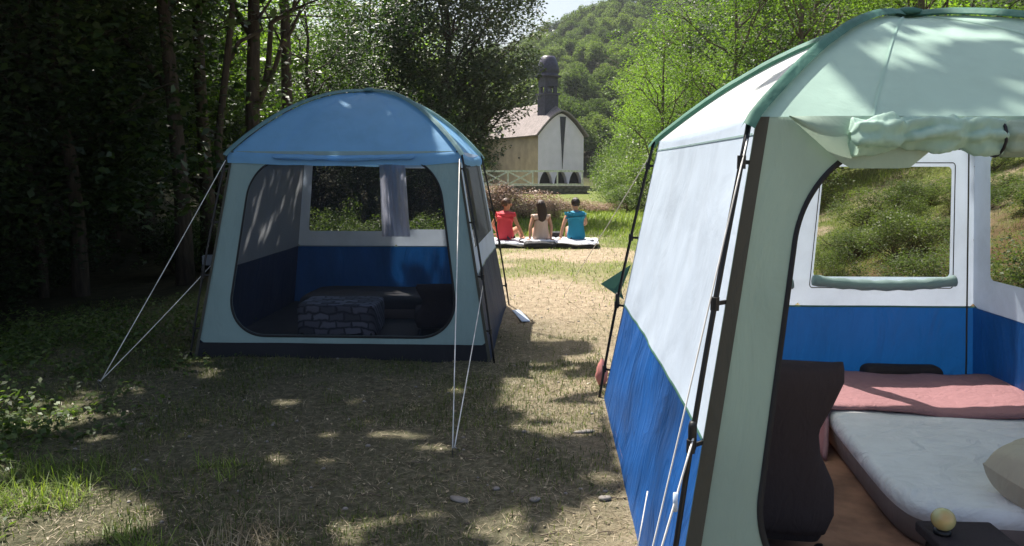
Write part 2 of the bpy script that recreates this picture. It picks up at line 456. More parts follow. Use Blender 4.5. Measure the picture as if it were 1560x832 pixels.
def proto_tree(seed, height, crad, cz0, leaf, nclump, per, limbs=10, droop=0.0, flat=0.6, r=0.14, lean=0.0, clr=(0.35, 0.75), shape='round', fork=False, bark='bark', matl='leaf_dark'):
    """returns (trunk_mesh, crown_mesh)"""
    rng = np.random.default_rng(seed)
    tm = MB()
    top = np.array([lean * height, rng.normal(0, 0.2), height * 0.93])
    tp = []
    nseg = 9
    for i in range(nseg + 1):
        t = i / nseg
        tp.append(np.array([lean * height * t ** 1.3 + rng.normal(0, 0.05) * (i > 0), rng.normal(0, 0.05) * (i > 0), height * 0.93 * t - 0.3 * (i == 0)]))
    tm.tube([tuple(p) for p in tp], [r * (1.25 if i == 0 else (1 - 0.85 * i / nseg)) for i in range(nseg + 1)], 8)
    cc, cr = [], []
    cen = np.array([lean * height * 0.8, 0, (cz0 + height) / 2]); hz = (height - cz0) / 2
    while len(cc) < nclump:
        d = rng.uniform(-1, 1, 3)
        q = np.linalg.norm(d)
        if q > 1: continue
        if q < 0.45 and rng.random() < 0.6: continue
        w = 1.0
        if shape == 'cone': w = 1.0 - 0.7 * (d[2] * 0.5 + 0.5)
        if shape == 'umbrella': w = 0.55 + 0.5 * (d[2] * 0.5 + 0.5)
        p = cen + d * np.array([crad * w, crad * w, hz])
        p += rng.normal(0, 0.1 * crad, 3)
        cc.append(p); cr.append(rng.uniform(*clr))
    cc = np.array(cc)
    order = rng.permutation(len(cc))[:limbs]
    for j in order:
        p = cc[j]
        hb = max(cz0 * 0.75, p[2] - rng.uniform(0.25, 0.6) * np.hypot(p[0], p[1]) - 0.5)
        k = min(nseg, max(1, int(hb / (height * 0.93) * nseg)))
        pts = limb(tm, tp[k], p, r * 0.42 * (1 - 0.6 * k / nseg), 0.012, rng, sag=0.06)
        # twigs
        for _ in range(2):
            e = p + rng.normal(0, 0.5, 3); limb(tm, pts[3], e, 0.02, 0.006, rng, n=3, sides=4)
    P = clump_points(cc, cr, per, rng)
    if droop: P[:, 2] -= droop * rng.random(len(P)) ** 2
    V, F = leaves_np(P, leaf, rng, flat=flat, droop=droop * 0.8)
    return tm.mesh('trunk', M[bark], True), mesh_np('crown', V, F, M[matl])

def place_tree(name, pr, loc, label, group=None, s=1.0, rz=0.0, cat='tree', sz=None):
    z = float(gz(loc[0], loc[1])) - 0.05
    e = empty(name, (loc[0], loc[1], z), label, cat, group, rz)
    e.scale = (s, s, sz or s)
    link('trunk', pr[0], e); link('crown', pr[1], e)
    return e

# ------------------------------------------------------------------ hill woods (far)
rng = np.random.default_rng(11)
hill_protos = []
for k in range(5):
    cc = []; cr = []
    for _ in range(16):
        d = rng.normal(0, 1, 3); d /= np.linalg.norm(d); d[2] = abs(d[2]) * 1.1 - 0.2
        cc.append(d * np.array([2.6, 2.6, 2.6]) * rng.uniform(0.5, 1.0) + np.array([0, 0, 4.2])); cr.append(rng.uniform(0.8, 1.5))
    P = clump_points(np.array(cc), cr, 170, rng, 0.85)
    V, F = leaves_np(P, 0.31, rng, flat=0.35, aspect=0.7)
    # trunk
    t = MB().tube([(0, 0, -1), (0.1, 0, 2), (0, 0.1, 5)], [0.25, 0.2, 0.06], 5)
    tv = np.array(t.v); tf = [f for f in t.f if len(f) == 4]
    V2 = np.concatenate([V, tv]); F2 = np.concatenate([F, np.array(tf) + len(V)])
    hill_protos.append(mesh_np('hill_tree', V2, F2, mats=[M['leaf_hill'], M['bark']], midx=np.concatenate([np.zeros(len(F)), np.ones(len(tf))])))
cand = []
for _ in range(20000):
    y = 72 + 130 * rng.random() ** 0.8; x = rng.uniform(-30, 40)
    a = x / y
    if a < -0.075 or a > 0.135: continue
    if any((x - q[0]) ** 2 + (y - q[1]) ** 2 < (2.9 + (y - 60) * 0.006) ** 2 for q in cand): continue
    cand.append((x, y))
    if len(cand) >= 298: break
for (x, y) in cand:
    o = link('hill_tree', hill_protos[rng.integers(0, 5)], None, (x, y, float(gz(x, y)) - 0.6), rng.uniform(0, 6.28))
    s = rng.uniform(0.5, 0.9); o.scale = (s, s, s * rng.uniform(0.9, 1.25))
    tag(o, 'round-crowned green tree packed among others on the distant hillside', 'tree', 'trees covering the distant hillside')
# the mass of wood beyond what one could count
mesh_rng = np.random.default_rng(5)
n = 8000
xs = mesh_rng.uniform(-150, 190, n); ys = mesh_rng.uniform(66, 240, n)
P = []
keep = ~((xs / ys > -0.065) & (xs / ys < 0.125) & (ys < 203))
xs, ys = xs[keep], ys[keep]
Cc = np.stack([xs, ys, gz(xs, ys) + mesh_rng.uniform(1.5, 5.0, len(xs))], 1)
P = (Cc[:, None, :] + mesh_rng.normal(0, 1, (len(Cc), 40, 3)) * np.array([1.3, 1.3, 1.1])).reshape(-1, 3)
V, F = leaves_np(P, 0.75, mesh_rng, flat=0.3, aspect=0.7)
tag(link('far_wood', mesh_np('far_wood', V, F, M['leaf_hill'])), 'far-off green wood covering the slopes to either side of the hill', kind='stuff')

# ------------------------------------------------------------------ middle trees (right side, light green)
PR = {}
PR['acacia'] = [proto_tree(101 + k, 9.5 + k, 2.6, 2.2, 0.11, 90, 260, limbs=16, flat=0.5, r=0.13, lean=0.04 * (k - 1), clr=(0.45, 0.85), bark='bark_pale', matl='leaf_acacia') for k in range(3)]
PR['round'] = [proto_tree(120 + k, 8 + k, 2.7, 1.5, 0.13, 110, 190, limbs=14, flat=0.5, r=0.16, clr=(0.5, 0.85), matl='leaf_bright') for k in range(2)]
PR['dark'] = [proto_tree(140 + k, 10 + k, 2.8, 2.0, 0.11, 120, 250, limbs=18, flat=0.4, r=0.15, lean=0.05 * (k - 1), clr=(0.45, 0.9), matl='leaf_dark') for k in range(3)]

PR['low'] = [proto_tree(160 + k, 8 + k, 2.7, 0.3, 0.13, 170, 230, limbs=14, flat=0.4, r=0.10, lean=0.04 * (k - 1), clr=(0.5, 0.9), matl='leaf_dark') for k in range(2)]
rng = np.random.default_rng(77)
acs = [(3.75, 24, .68, 'light green feathery tree with thin pale trunk just right of the chapel'),
       (5.6, 23, .85, 'tall light green feathery tree behind the back corner of the right tent'),
       (7.0, 21.5, .95, 'spreading feathery tree above the left roof edge of the right tent'),
       (4.0, 33, .5, 'small light green tree to the right of the chapel facade'),
       (8.6, 25, 1.1, 'large feathery tree over the front rib of the right tent'),
       (6.6, 34, .9, 'light green tree on the slope behind the feathery trees'),
       (11.5, 24, 1.1, 'tall feathery tree behind the roof hub of the right tent')]
for i, (x, y, s, lab) in enumerate(acs):
    place_tree('acacia_tree', PR['acacia'][i % 3], (x, y), lab, 'feathery trees along the right of the clearing', s, rng.uniform(0, 6.28))
for i, (x, y, s) in enumerate([(9.5, 33, 1.2), (14, 30, 1.3), (8, 44, 1.2), (14, 42, 1.3), (19, 36, 1.4), (7.5, 50, 1.0), (17, 25, 1.2), (20, 19, 1.2), (15, 17, 1.1), (12, 14.5, .9), (24, 28, 1.4), (10.5, 58, 1.1)]):
    pr = PR['round'][i % 2] if i % 3 else PR['dark'][i % 3]
    place_tree('broadleaf_tree', pr, (x, y), 'full green broadleaf tree crowded on the slope behind the right tent', 'broadleaf trees behind the right tent', s, rng.uniform(0, 6.28))

# ------------------------------------------------------------------ central dark tree in front of the chapel
ct = proto_tree(301, 11.0, 2.9, 1.9, 0.12, 420, 420, limbs=40, flat=0.35, r=0.19, lean=0.03, clr=(0.3, 0.75), droop=0.35, matl='leaf_olive')
place_tree('dark_tree', ct, (-3.35, 24.5), 'tall dark grey-green tree with drooping branches in front of the chapel roof', None, 1.0, 1.0)
ct2 = proto_tree(302, 9.0, 2.6, 1.6, 0.12, 300, 420, limbs=24, flat=0.35, r=0.15, lean=-0.04, clr=(0.3, 0.75), droop=0.3, matl='leaf_dark')
place_tree('dark_tree', ct2, (-5.2, 22.0), 'dark drooping tree directly behind the roof of the left tent', None, .8, 2.2)
for x, y, s_, lab in [(-5.6, 17.8, .6, 'dark tree with bright gaps in its crown above the left half of the left tent'), (-9.8, 16.4, .85, 'dark tree behind the slim trunk, left of the left tent')]:
    place_tree('dark_tree', PR['dark'][1], (x, y), lab, None, s_, 1.0)
for i, (x, y, sc_) in enumerate([(-7.9, 17.5, .72), (-7.6, 30, 1.05), (-9.6, 25, 1.0), (-12.2, 27, 1.15), (-10.8, 31, 1.1), (-15, 24, 1.0), (-14.5, 30, 1.2), (-18.5, 27, 1.1), (-6.3, 35, 1.1), (-21, 22, 1.0), (-8.4, 38, 1.2), (-24, 28, 1.2)]):
    place_tree('broadleaf_tree', PR['round'][i % 2], (x, y), 'sunlit yellow-green tree glimpsed through the dark trunks behind the left tent', 'sunlit trees beyond the wood on the left', sc_, rng.uniform(0, 6.28))

# ------------------------------------------------------------------ left wood
rng = np.random.default_rng(404)
lw = []
def far_enough(x, y, d): return all((x - a) ** 2 + (y - b_) ** 2 > d * d for a, b_ in lw)
for _try in range(6000):
    if len(lw) >= 34: break
    y = rng.uniform(9, 20); x = rng.uniform(-22, -4.8)
    a = x / y
    if a < -1.1 or a > -0.36: continue
    if a > -0.55: continue
    if x > -6.5 and y < 14 or (x > -8.5 and y > 11): continue
    if not far_enough(x, y, 1.7): continue
    lw.append((x, y))
for i, (x, y) in enumerate(lw):
    place_tree('woodland_tree', PR['dark'][i % 3] if i % 5 == 0 else PR['low'][i % 2], (x, y), ('dark shaded tree deep in the wood at the far left edge' if x / y < -.85 else 'dark shaded tree in the wood between the far left edge and the left tent'), 'dark trees of the wood on the left', rng.uniform(0.8, 1.15), rng.uniform(0, 6.28))
for x, y, s in [(-9.5, 9.0, .75), (-7.8, 7.6, .6), (-11.5, 7.5, .8), (-13, 12, .8), (-7.2, 10.2, .62), (-9.0, 12.5, .7)]:
    place_tree('woodland_tree', PR['low'][1], (x, y), 'low dark bushy tree in the gloom left of the left tent', 'low dark trees left of the left tent', s, rng.uniform(0, 6.28))

# foliage is kept off the places the photograph shows in sun
def sunny(u, v):
    """1 where the photograph shows sun on the ground / on the tent (u, v = where the ray through the leaf meets z=0)"""
    u = np.asarray(u, float); v = np.asarray(v, float)
    n = fbm(u * 1.6, v * 1.6, 31, 4) - 0.5
    s = np.zeros_like(u)
    s = np.maximum(s, (v > 8.15 + 1.0 * n + 0.10 * np.abs(u)) & (u > -0.85 - 1.2 * n) & (u < 30))
    s = np.maximum(s, (u > 0.40) & (u < 1.75) & (v > 1.25) & (v < 8.5))        # left wall of the right tent
    s = np.maximum(s, (u > -0.35) & (u < 0.41) & (v > 2.8) & (v < 7.5) & (n > 0.06 - 0.10 * np.clip(u, -1, 1)))
    n2 = fbm(u * 9, v * 4, 33, 3) - 0.5
    s = np.maximum(s, (u > -2.8) & (u < -2.15) & (v > 6.2) & (v < 8.1) & (n2 > 0.0))
    n3 = fbm(u * 4, v * 9, 35, 3) - 0.5
    s = np.maximum(s, (u > 1.9) & (u < 3.5) & (v > 1.3) & (v < 2.9) & (n3 > 0.06))
    s = np.maximum(s, (u > -1.7) & (u < 0.1) & (v > 7.5) & (v < 9.2) & (n2 > -0.05))
    s = np.maximum(s, (u > 1.2) & (u < 3.2) & (v > 2.9 + 0.8 * n) & (v < 8.5))           # roof back and right
    s = np.maximum(s, (u > -0.9 + 1.6 * n) & (u < 0.8) & (v > 6.9 + 1.6 * n) & (v < 9))
    n4 = fbm(u * 4.5, v * 7.0, 37, 3) - 0.5
    s = np.maximum(s, (v < 8.5) & (u > -6) & (u < 1.2) & (n4 > 0.185 - 0.03 * np.clip(-u - 1.5, 0, 2)))
    for (a, b_, ra, rb) in SPOTS:
        s = np.maximum(s, ((u - a) / ra) ** 2 + ((v - b_) / rb) ** 2 < 1 + 2.2 * n)
    return s > 0.5
SPOTS = [(-0.88, 4.30, .22, .10), (-0.62, 4.1, .16, .07), (-3.15, 5.1, .35, .12), (-2.6, 5.55, .10, .06), (-2.95, 5.95, .25, .10), (-3.35, 4.5, .45, .22), (-2.7, 4.2, .12, .10),
         (-2.35, 3.2, .6, .34), (-3.6, 4.9, .5, .3), (-1.2, 3.0, .18, .06), (0.12, 4.4, .28, .13), (0.05, 4.85, .30, .10), (0.30, 3.7, .16, .10), (0.28, 3.25, .13, .08), (0.02, 5.3, .28, .10),
         (-0.05, 6.0, .2, .12), (0.35, 6.2, .3, .2), (-3.7, 5.6, .2, .1), (-4.6, 6.6, .3, .1), (-5.8, 9.5, .3, .2), (-1.75, 6.3, .05, .12), (-1.5, 6.1, .06, .10),
          (-1.1, 7.4, .22, .3), (-1.6, 6.0, .05, .1), (-0.9, 8.1, .3, .3),
         (1.05, 2.05, .25, .5), (2.3, 1.9, .10, .05), (1.9, 1.75, .12, .05), (2.6, 2.1, .16, .05)]
# two tall trunks right behind the left tent
def trunk_tree(base, pts, r, label, forks, seed):
    rg = np.random.default_rng(seed)
    x, y = base; z = float(gz(x, y)) - 0.1
    e = empty('tall_tree', (x, y, z), label, 'tree', 'trunks rising behind the left tent')
    tm = MB(); n = len(pts)
    tm.tube(pts, [r * (1.2 if i == 0 else 1 - 0.6 * i / n) for i in range(n)], 10)
    cc = []
    for (k, end) in forks:
        q = limb(tm, pts[k], end, r * 0.45, 0.02, rg, n=6)
        cc.append(np.array(end))
        for _ in range(3):
            e2 = np.array(end) + rg.normal(0, 0.7, 3); limb(tm, q[4], e2, 0.02, 0.006, rg, n=3, sides=4); cc.append(e2)
    tm.build('trunk', M['bark'], e, True)
    P = clump_points(np.array(cc), [rg.uniform(0.3, 0.6) for _ in cc], 280, rg)
    P = P[~sunny(P[:, 0] + x + KX * P[:, 2], P[:, 1] + y - KY * P[:, 2])]
    V, F = leaves_np(P, 0.10, rg, flat=0.4)
    link('crown', mesh_np('crown', V, F, M['leaf_dark']), e)
trunk_tree((-5.6, 11.2), [(0, 0, 0), (.03, 0, 1.5), (-.02, 0, 3), (-.08, 0, 4.4), (-.1, 0, 6), (0, 0, 9)], 0.13, 'slim dark trunk standing left of the left tent roof',
           [(2, (-1.2, .5, 4.2)), (3, (1.3, .6, 5.6)), (3, (-1.5, -.2, 5.8)), (4, (.9, -.5, 7.4)), (4, (-1, .8, 8))], 1)
trunk_tree((-4.75, 12.0), [(0, 0, 0), (0, 0, 1.5), (.02, 0, 2.6), (.1, 0, 3.8), (.17, 0, 5.2), (.2, 0, 9)], 0.14, 'straight dark trunk with forking limbs rising behind the left tent roof',
           [(2, (.8, .2, 4.3)), (2, (1.0, .2, 5.2)), (3, (-1.0, .5, 5.5)), (4, (1.2, -.5, 7.4)), (4, (-1.4, .8, 7.8))], 2)
trunk_tree((-5.15, 11.5), [(0, 0, 0), (.10, 0, 1.2), (.05, 0, 2.2), (.25, 0, 3.4), (.45, 0, 4.6), (.6, 0, 8)], 0.075, 'thin leaning dark trunk between the two thicker ones by the left tent',
           [(3, (.9, .5, 4.6)), (4, (-.5, .6, 6.6))], 3)

# ------------------------------------------------------------------ overhead shade trees, their foliage kept off the sunny places
rng = np.random.default_rng(909)
trunks = [(-4.9, 3.4), (-6.9, 7.2), (-9.5, 4.5), (-5.0, 14.4), (-8.0, 10.6), (-5.2, -0.6), (-11.5, 8.5), (-1.8, 0.2), (-6.0, 12.9)]
def canopy(trunks, CN, X, Y, Z, test, label, group, leaf, cap, name):
    cx = rng.uniform(*X, CN); cy = rng.uniform(*Y, CN); cz = rng.uniform(*Z, CN)
    u = cx + KX * cz; v = cy - KY * cz
    ok = test(cx, cy, cz, u, v)
    cx, cy, cz = cx[ok], cy[ok], cz[ok]
    tr = np.array(trunks)
    own = ((cx[:, None] - tr[None, :, 0]) ** 2 + (cy[:, None] - tr[None, :, 1]) ** 2).argmin(1)
    for i, (tx, ty) in enumerate(trunks):
        sel = np.where(own == i)[0]
        sel = sel[rng.permutation(len(sel))[:cap]]
        if len(sel) < 20: continue
        cc = np.stack([cx[sel], cy[sel], cz[sel]], 1)
        P = clump_points(cc, rng.uniform(0.22, 0.42, len(cc)), 230, rng, 0.6)
        P = P[~sunny(P[:, 0] + KX * P[:, 2], P[:, 1] - KY * P[:, 2])]
        z0 = float(gz(tx, ty))
        e = empty(name, (tx, ty, z0), label, 'tree', group)
        off = np.array([tx, ty, z0])
        V, F = leaves_np(P - off, leaf, rng, flat=0.75, aspect=0.6)
        link('crown', mesh_np('crown', V, F, M['leaf_dark']), e)
        tm = MB()
        pts = [(0, 0, -.3), (.05, 0, 1.5), (.0, .05, 3), (.05, 0, 4.5), (0, 0, 6), (0.05, 0.05, 8.6)]
        tm.tube(pts, [.16, .12, .105, .09, .07, .03], 9)
        for j in rng.permutation(len(cc))[:14]:
            q = cc[j] - off
            if sunny(cc[j][0] + KX * cc[j][2], cc[j][1] - KY * cc[j][2]) or cc[j][0] > -1.2: continue
            limb(tm, pts[int(rng.integers(3, 5))], q, 0.05, 0.012, rng, sag=0.05)
        tm.build('trunk', M['bark'], e, True)
canopy(trunks, 20000, (-14.5, 2.0), (0.5, 14.5), (5.6, 9.2),
       lambda cx, cy, cz, u, v: (v > 1.0) & (v < 9.5) & (u < 3.6) & (u > -11) & ~((u > 1.3) & (rng.random(len(u)) < 0.35)) & ~((cx > -0.9) & (cy < 4.2)),
       'tall tree overhanging the camp, its crown shading the tents', 'tall trees overhanging the camp', 0.15, 2600, 'overhanging_tree')
canopy([(-8.5, 15.5), (-12, 12), (-13, 18), (-9.5, 21), (-17, 14)], 7000, (-22, -6.0), (10, 26), (5.0, 10),
       lambda cx, cy, cz, u, v: (v > 8) & (u < -5.2 - 0.12 * (v - 8)) & (cx / cy < -0.55),
       'tall dark tree closing the top of the wood on the left', 'tall trees closing the wood on the left', 0.22, 900, 'woodland_tree')

# ------------------------------------------------------------------ tents
class Tent:
    def __init__(s, loc, hb, he, ze, H, p, seed, wr):
        s.hb, s.he, s.ze, s.H, s.p, s.seed, s.wr = hb, he, ze, H, p, seed, wr
        s.loc = loc; s.valance = True
    def h(s, z, k):
        return s.hb[k] + (s.he[k] - s.hb[k]) * z / s.ze
    def pt(s, side, a, z, off=0.0):
        a = np.asarray(a, float); z = np.asarray(z, float); a, z = np.broadcast_arrays(a, z)
        hx, hy = s.h(z, 0), s.h(z, 1)
        sd = {'front': 1, 'back': 2, 'left': 3, 'right': 4}[side]
        env = (1 - np.clip(np.abs(a), 0, 1) ** 6) * np.clip(z / 0.15, 0, 1) * np.clip((s.ze - z) / 0.15, 0, 1)
        w = s.wr * (fbm(a * 3.2 + 3.3 * sd + z * 1.3, z * 2.2, s.seed + sd, 3) - 0.5) * env
        w = w * (1 - 0.6 * sstep(0.6, 1.0, z))
        w = w - 0.020 * (1 - a * a) * np.clip(z * (s.ze - z), 0, 1) - 0.02 * np.clip(0.3 - z, 0, 1) * (1 - a * a)
        w = w + off
        if side == 'front': return np.stack([a * hx, -hy - w, z], -1)
        if side == 'back': return np.stack([a * hx, hy + w, z], -1)
        if side == 'left': return np.stack([-hx - w, a * hy, z], -1)
        return np.stack([hx + w, a * hy, z], -1)
    def panel(s, e, name, mat, side, a0, a1, z0, z1, off=0.0, na=40, nz=16, zb=None, label=None):
        A, Z = np.meshgrid(np.linspace(a0, a1, na), np.linspace(0, 1, nz))
        Z = z0 + (z1 - z0) * Z
        o = MB().grid(s.pt(side, A, Z, off)).build(name, mat, e, True)
        if label: o['label'] = label
        return o
    def loop(s, a0, a1, z0, z1, rt, rb, n=24, grow=0.0):
        """rounded rectangle in (a, z), n points a corner, plus matching rectangle points"""
        hx = s.hb[0]
        a0, a1, z0, z1 = a0 - grow / hx, a1 + grow / hx, z0 - grow, z1 + grow
        pts = []
        for (ca_, cz_, r, st, sx, sz) in ((a1, z1, rt, 0, -1, -1), (a0, z1, rt, 90, 1, -1), (a0, z0, rb, 180, 1, 1), (a1, z0, rb, 270, -1, 1)):
            r = max(0.001, r + grow)
            for i in range(n):
                t = rad(st + 90 * i / (n - 1))
                pts.append((ca_ + sx * r / hx + math.cos(t) * r / hx, cz_ + sz * r + math.sin(t) * r))
        return np.array(pts)
    def outer(s, a0, a1, z0, z1, n=24):
        pts = []
        am, zm = (a0 + a1) / 2, (z0 + z1) / 2
        cs = [(a1, zm), (a1, z1), (am, z1), (a0, z1), (a0, zm), (a0, z0), (am, z0), (a1, z0), (a1, zm)]
        for q in range(4):
            A, B, C_ = np.array(cs[2 * q]), np.array(cs[2 * q + 1]), np.array(cs[2 * q + 2])
            for i in range(n):
                t = i / (n - 1) * 2
                pts.append(A * (1 - t) + B * t if t <= 1 else B * (2 - t) + C_ * (t - 1))
        return np.array(pts)
    def holed(s, e, name, mat, side, rect, hole, off=0.0):
        O = s.outer(*rect); I = s.loop(*hole)
        R = []
        for t in np.linspace(0, 1, 7):
            q = O * (1 - t) + I * t
            R.append(s.pt(side, q[:, 0], q[:, 1], off))
        return MB().grid(np.stack(R), closed=True).build(name, mat, e, True)
    def fill(s, e, name, mat, side, hole, off=0.0):
        I = s.loop(*hole); c = I.mean(0); R = []
        for t in np.linspace(1, 0.002, 12):
            q = c + (I - c) * t; R.append(s.pt(side, q[:, 0], q[:, 1], off))
        return MB().grid(np.stack(R), closed=True).build(name, mat, e, True)
    def piping(s, e, name, mat, side, hole, w=0.03, off=0.004):
        I = s.loop(*hole); O = s.loop(*hole, grow=w)
        C_ = (I + O) / 2
        R = [s.pt(side, q[:, 0], q[:, 1], o_) for q, o_ in ((I, off), (C_, off + 0.008), (O, off))]
        return MB().grid(np.stack(R), closed=True).build(name, mat, e, True)
    def rib_z(s, t):
        return s.ze + (s.H - s.ze) * (1 - np.asarray(t, float) ** s.p)
    def gore(s, e, mat, side, label=None):
        T = np.linspace(0, 1.0, 30); S = np.linspace(-1, 1, 41)
        TT, SS = np.meshgrid(T, S, indexing='ij')
        Zr = s.rib_z(TT)
        bend = 1 - SS ** 2
        sag = -0.05 * bend * np.sin(np.pi * TT) + 0.012 * (fbm(SS * 4 + 9, TT * 6, s.seed + 50) - 0.5) * bend - 0.03 * bend * TT ** 3
        along = TT * (1 + 0.0 * bend)
        if side in ('front', 'back'):
            sg = -1 if side == 'front' else 1
            P = np.stack([TT * SS * s.he[0], sg * along * s.he[1], Zr + sag], -1)
        else:
            sg = -1 if side == 'left' else 1
            P = np.stack([sg * along * s.he[0], TT * SS * s.he[1], Zr + sag], -1)
        o = MB().grid(P).build('roof_panel', mat, e, True)
        if label: o['label'] = label
        for sv in (-0.6, 0.6):
            j = int((sv + 1) / 2 * 40)
            q = np.stack([P[:, j] * (1, 1, 1) + (0, 0, .002), P[:, j] * .5 + P[:, j + (1 if sv > 0 else -1)] * .5 + (0, 0, .002)], 1)
            q[:, 1] = q[:, 0] + (q[:, 1] - q[:, 0]) / (np.linalg.norm(q[:, 1] - q[:, 0], axis=1, keepdims=True) + 1e-6) * .008
            MB().grid(q + np.array({'front': (0, -.003, .002), 'back': (0, .003, .002), 'left': (-.003, 0, .002), 'right': (.003, 0, .002)}[side])).build('roof_seam', mat, e, True)
        if s.valance is False: return
        # valance: hangs from the eave edge
        E = P[-1]
        n = len(S); rows = []
        nrm = np.array({'front': (0, -1, 0), 'back': (0, 1, 0), 'left': (-1, 0, 0), 'right': (1, 0, 0)}[side], float)
        ext = np.zeros((n, 3))
        ext[:, 0 if side in ('front', 'back') else 1] = S * 0.03
        for k, (d, zz) in enumerate(((0.0, 0.0), (0.022, -0.02), (0.032, -0.055), (0.030, -0.095))):
            wob = 0.010 * (fbm(S * 9, S * 0 + k, s.seed + 70) - 0.5)
            rows.append(E + nrm * (d + wob[:, None] * (k > 0)) + ext * (d / 0.03) + np.array([0, 0, 1.0]) * (zz - 0.02 * (fbm(S * 3, S * 0, s.seed + 3)[:, None] - .5) * (k == 3)))
        MB().grid(np.stack(rows)).build('valance', mat, e, True)
    def rib(s, e, mat, sx, sy, label=None, w=0.026):
        T = np.linspace(0.0, 1.03, 34)
        d = np.array([sx * s.he[0], sy * s.he[1], 0.0]); L = np.linalg.norm(d); du = d / L
        perp = np.array([-du[1], du[0], 0])
        rows = []
        c = d[None, :] * T[:, None]; c[:, 2] = s.rib_z(np.minimum(T, 1)) - np.clip(T - 1, 0, 1) * 1.5
        c = c + du * 0.012
        for k, (q, up_, dn) in enumerate(((-1, 0.001, 1), (-0.45, 0.016, 0.3), (0, 0.026, 0), (0.45, 0.016, 0.3), (1, 0.001, 1))):
            tg = np.gradient(c, axis=0); tg /= np.linalg.norm(tg, axis=1, keepdims=True)
            nrm = np.cross(tg, perp[None, :] * -1); nrm *= np.sign(nrm[:, 2:3] + 1e-6)
            nrm = nrm + du * 0.2
            slope = np.abs(tg[:, 2:3]) * 0.55
            # band follows the gores on either side, which fall away from the rib
            rows.append(c + perp * q * w + nrm * (up_ + 0.004) - np.array([0, 0, 1.0]) * 0 * slope)
        P = np.stack(rows, 1)
        P[:, :, 2] += 0.004 * (fbm(T * 30, T * 0, s.seed + 8)[:, None] - 0.5)
        o = MB().grid(P).build('rib_sleeve', mat, e, True)
        if label: o['label'] = label
        return o
    def pole(s, e, sx, sy, clips=4, off=0.03, zt=None):
        zt = zt or s.ze + 0.0
        def q(z, extra=0.0):
            bow = 0.03 * math.sin(math.pi * z / s.ze)
            return Vector((sx * (s.h(z, 0) + off * 0.9 + bow * 0.6 + extra), sy * (s.h(z, 1) + off * 0.9 + bow * 0.3), z))
        MB().tube([q(z) for z in np.linspace(-0.02, zt, 16)], 0.0095, 8).build('pole', M['pole'], e, True)
        for k in range(clips):
            z = 0.25 + (s.ze - 0.4) * k / max(1, clips - 1)
            a = q(z); b_ = Vector((sx * s.h(z, 0), sy * s.h(z, 1), z))
            c = MB(); c.beam(b_, a, 0.007, 0.014)
            c.tube([a + Vector((0, 0, -.022)), a + Vector((0, 0, .022))], 0.0145, 8)
            c.build('clip', M['clip'], e)
        if clips > 2:
            a = q(0.74); MB().tube([a + Vector((0, 0, -.05)), a + Vector((0, 0, -.035)), a + Vector((0, 0, .035)), a + Vector((0, 0, .05))], [.011, .0145, .0145, .011], 8).build('pole_joint', M['clip'], e, True)
    def rope(s, e, a, b_, r=0.0035, sag=0.01):
        a = Vector(a); b_ = Vector(b_)
        pts = [a.lerp(b_, t) - Vector((0, 0, sag * math.sin(math.pi * t))) for t in np.linspace(0, 1, 9)]
        return MB().tube(pts, r, 6).build('guy_rope', M['rope'], e, True)
    def peg(s, e, at, lean=(0, 0)):
        a = Vector(at); m_ = MB()
        t = Vector((lean[0], lean[1], 1)).normalized()
        m_.tube([a - t * 0.08, a + t * 0.05, a + t * 0.062 + Vector((.012, 0, .006)), a + t * 0.05 + Vector((.026, 0, 0))], 0.004, 6)
        return m_.build('tent_peg', M['peg'], e, True)

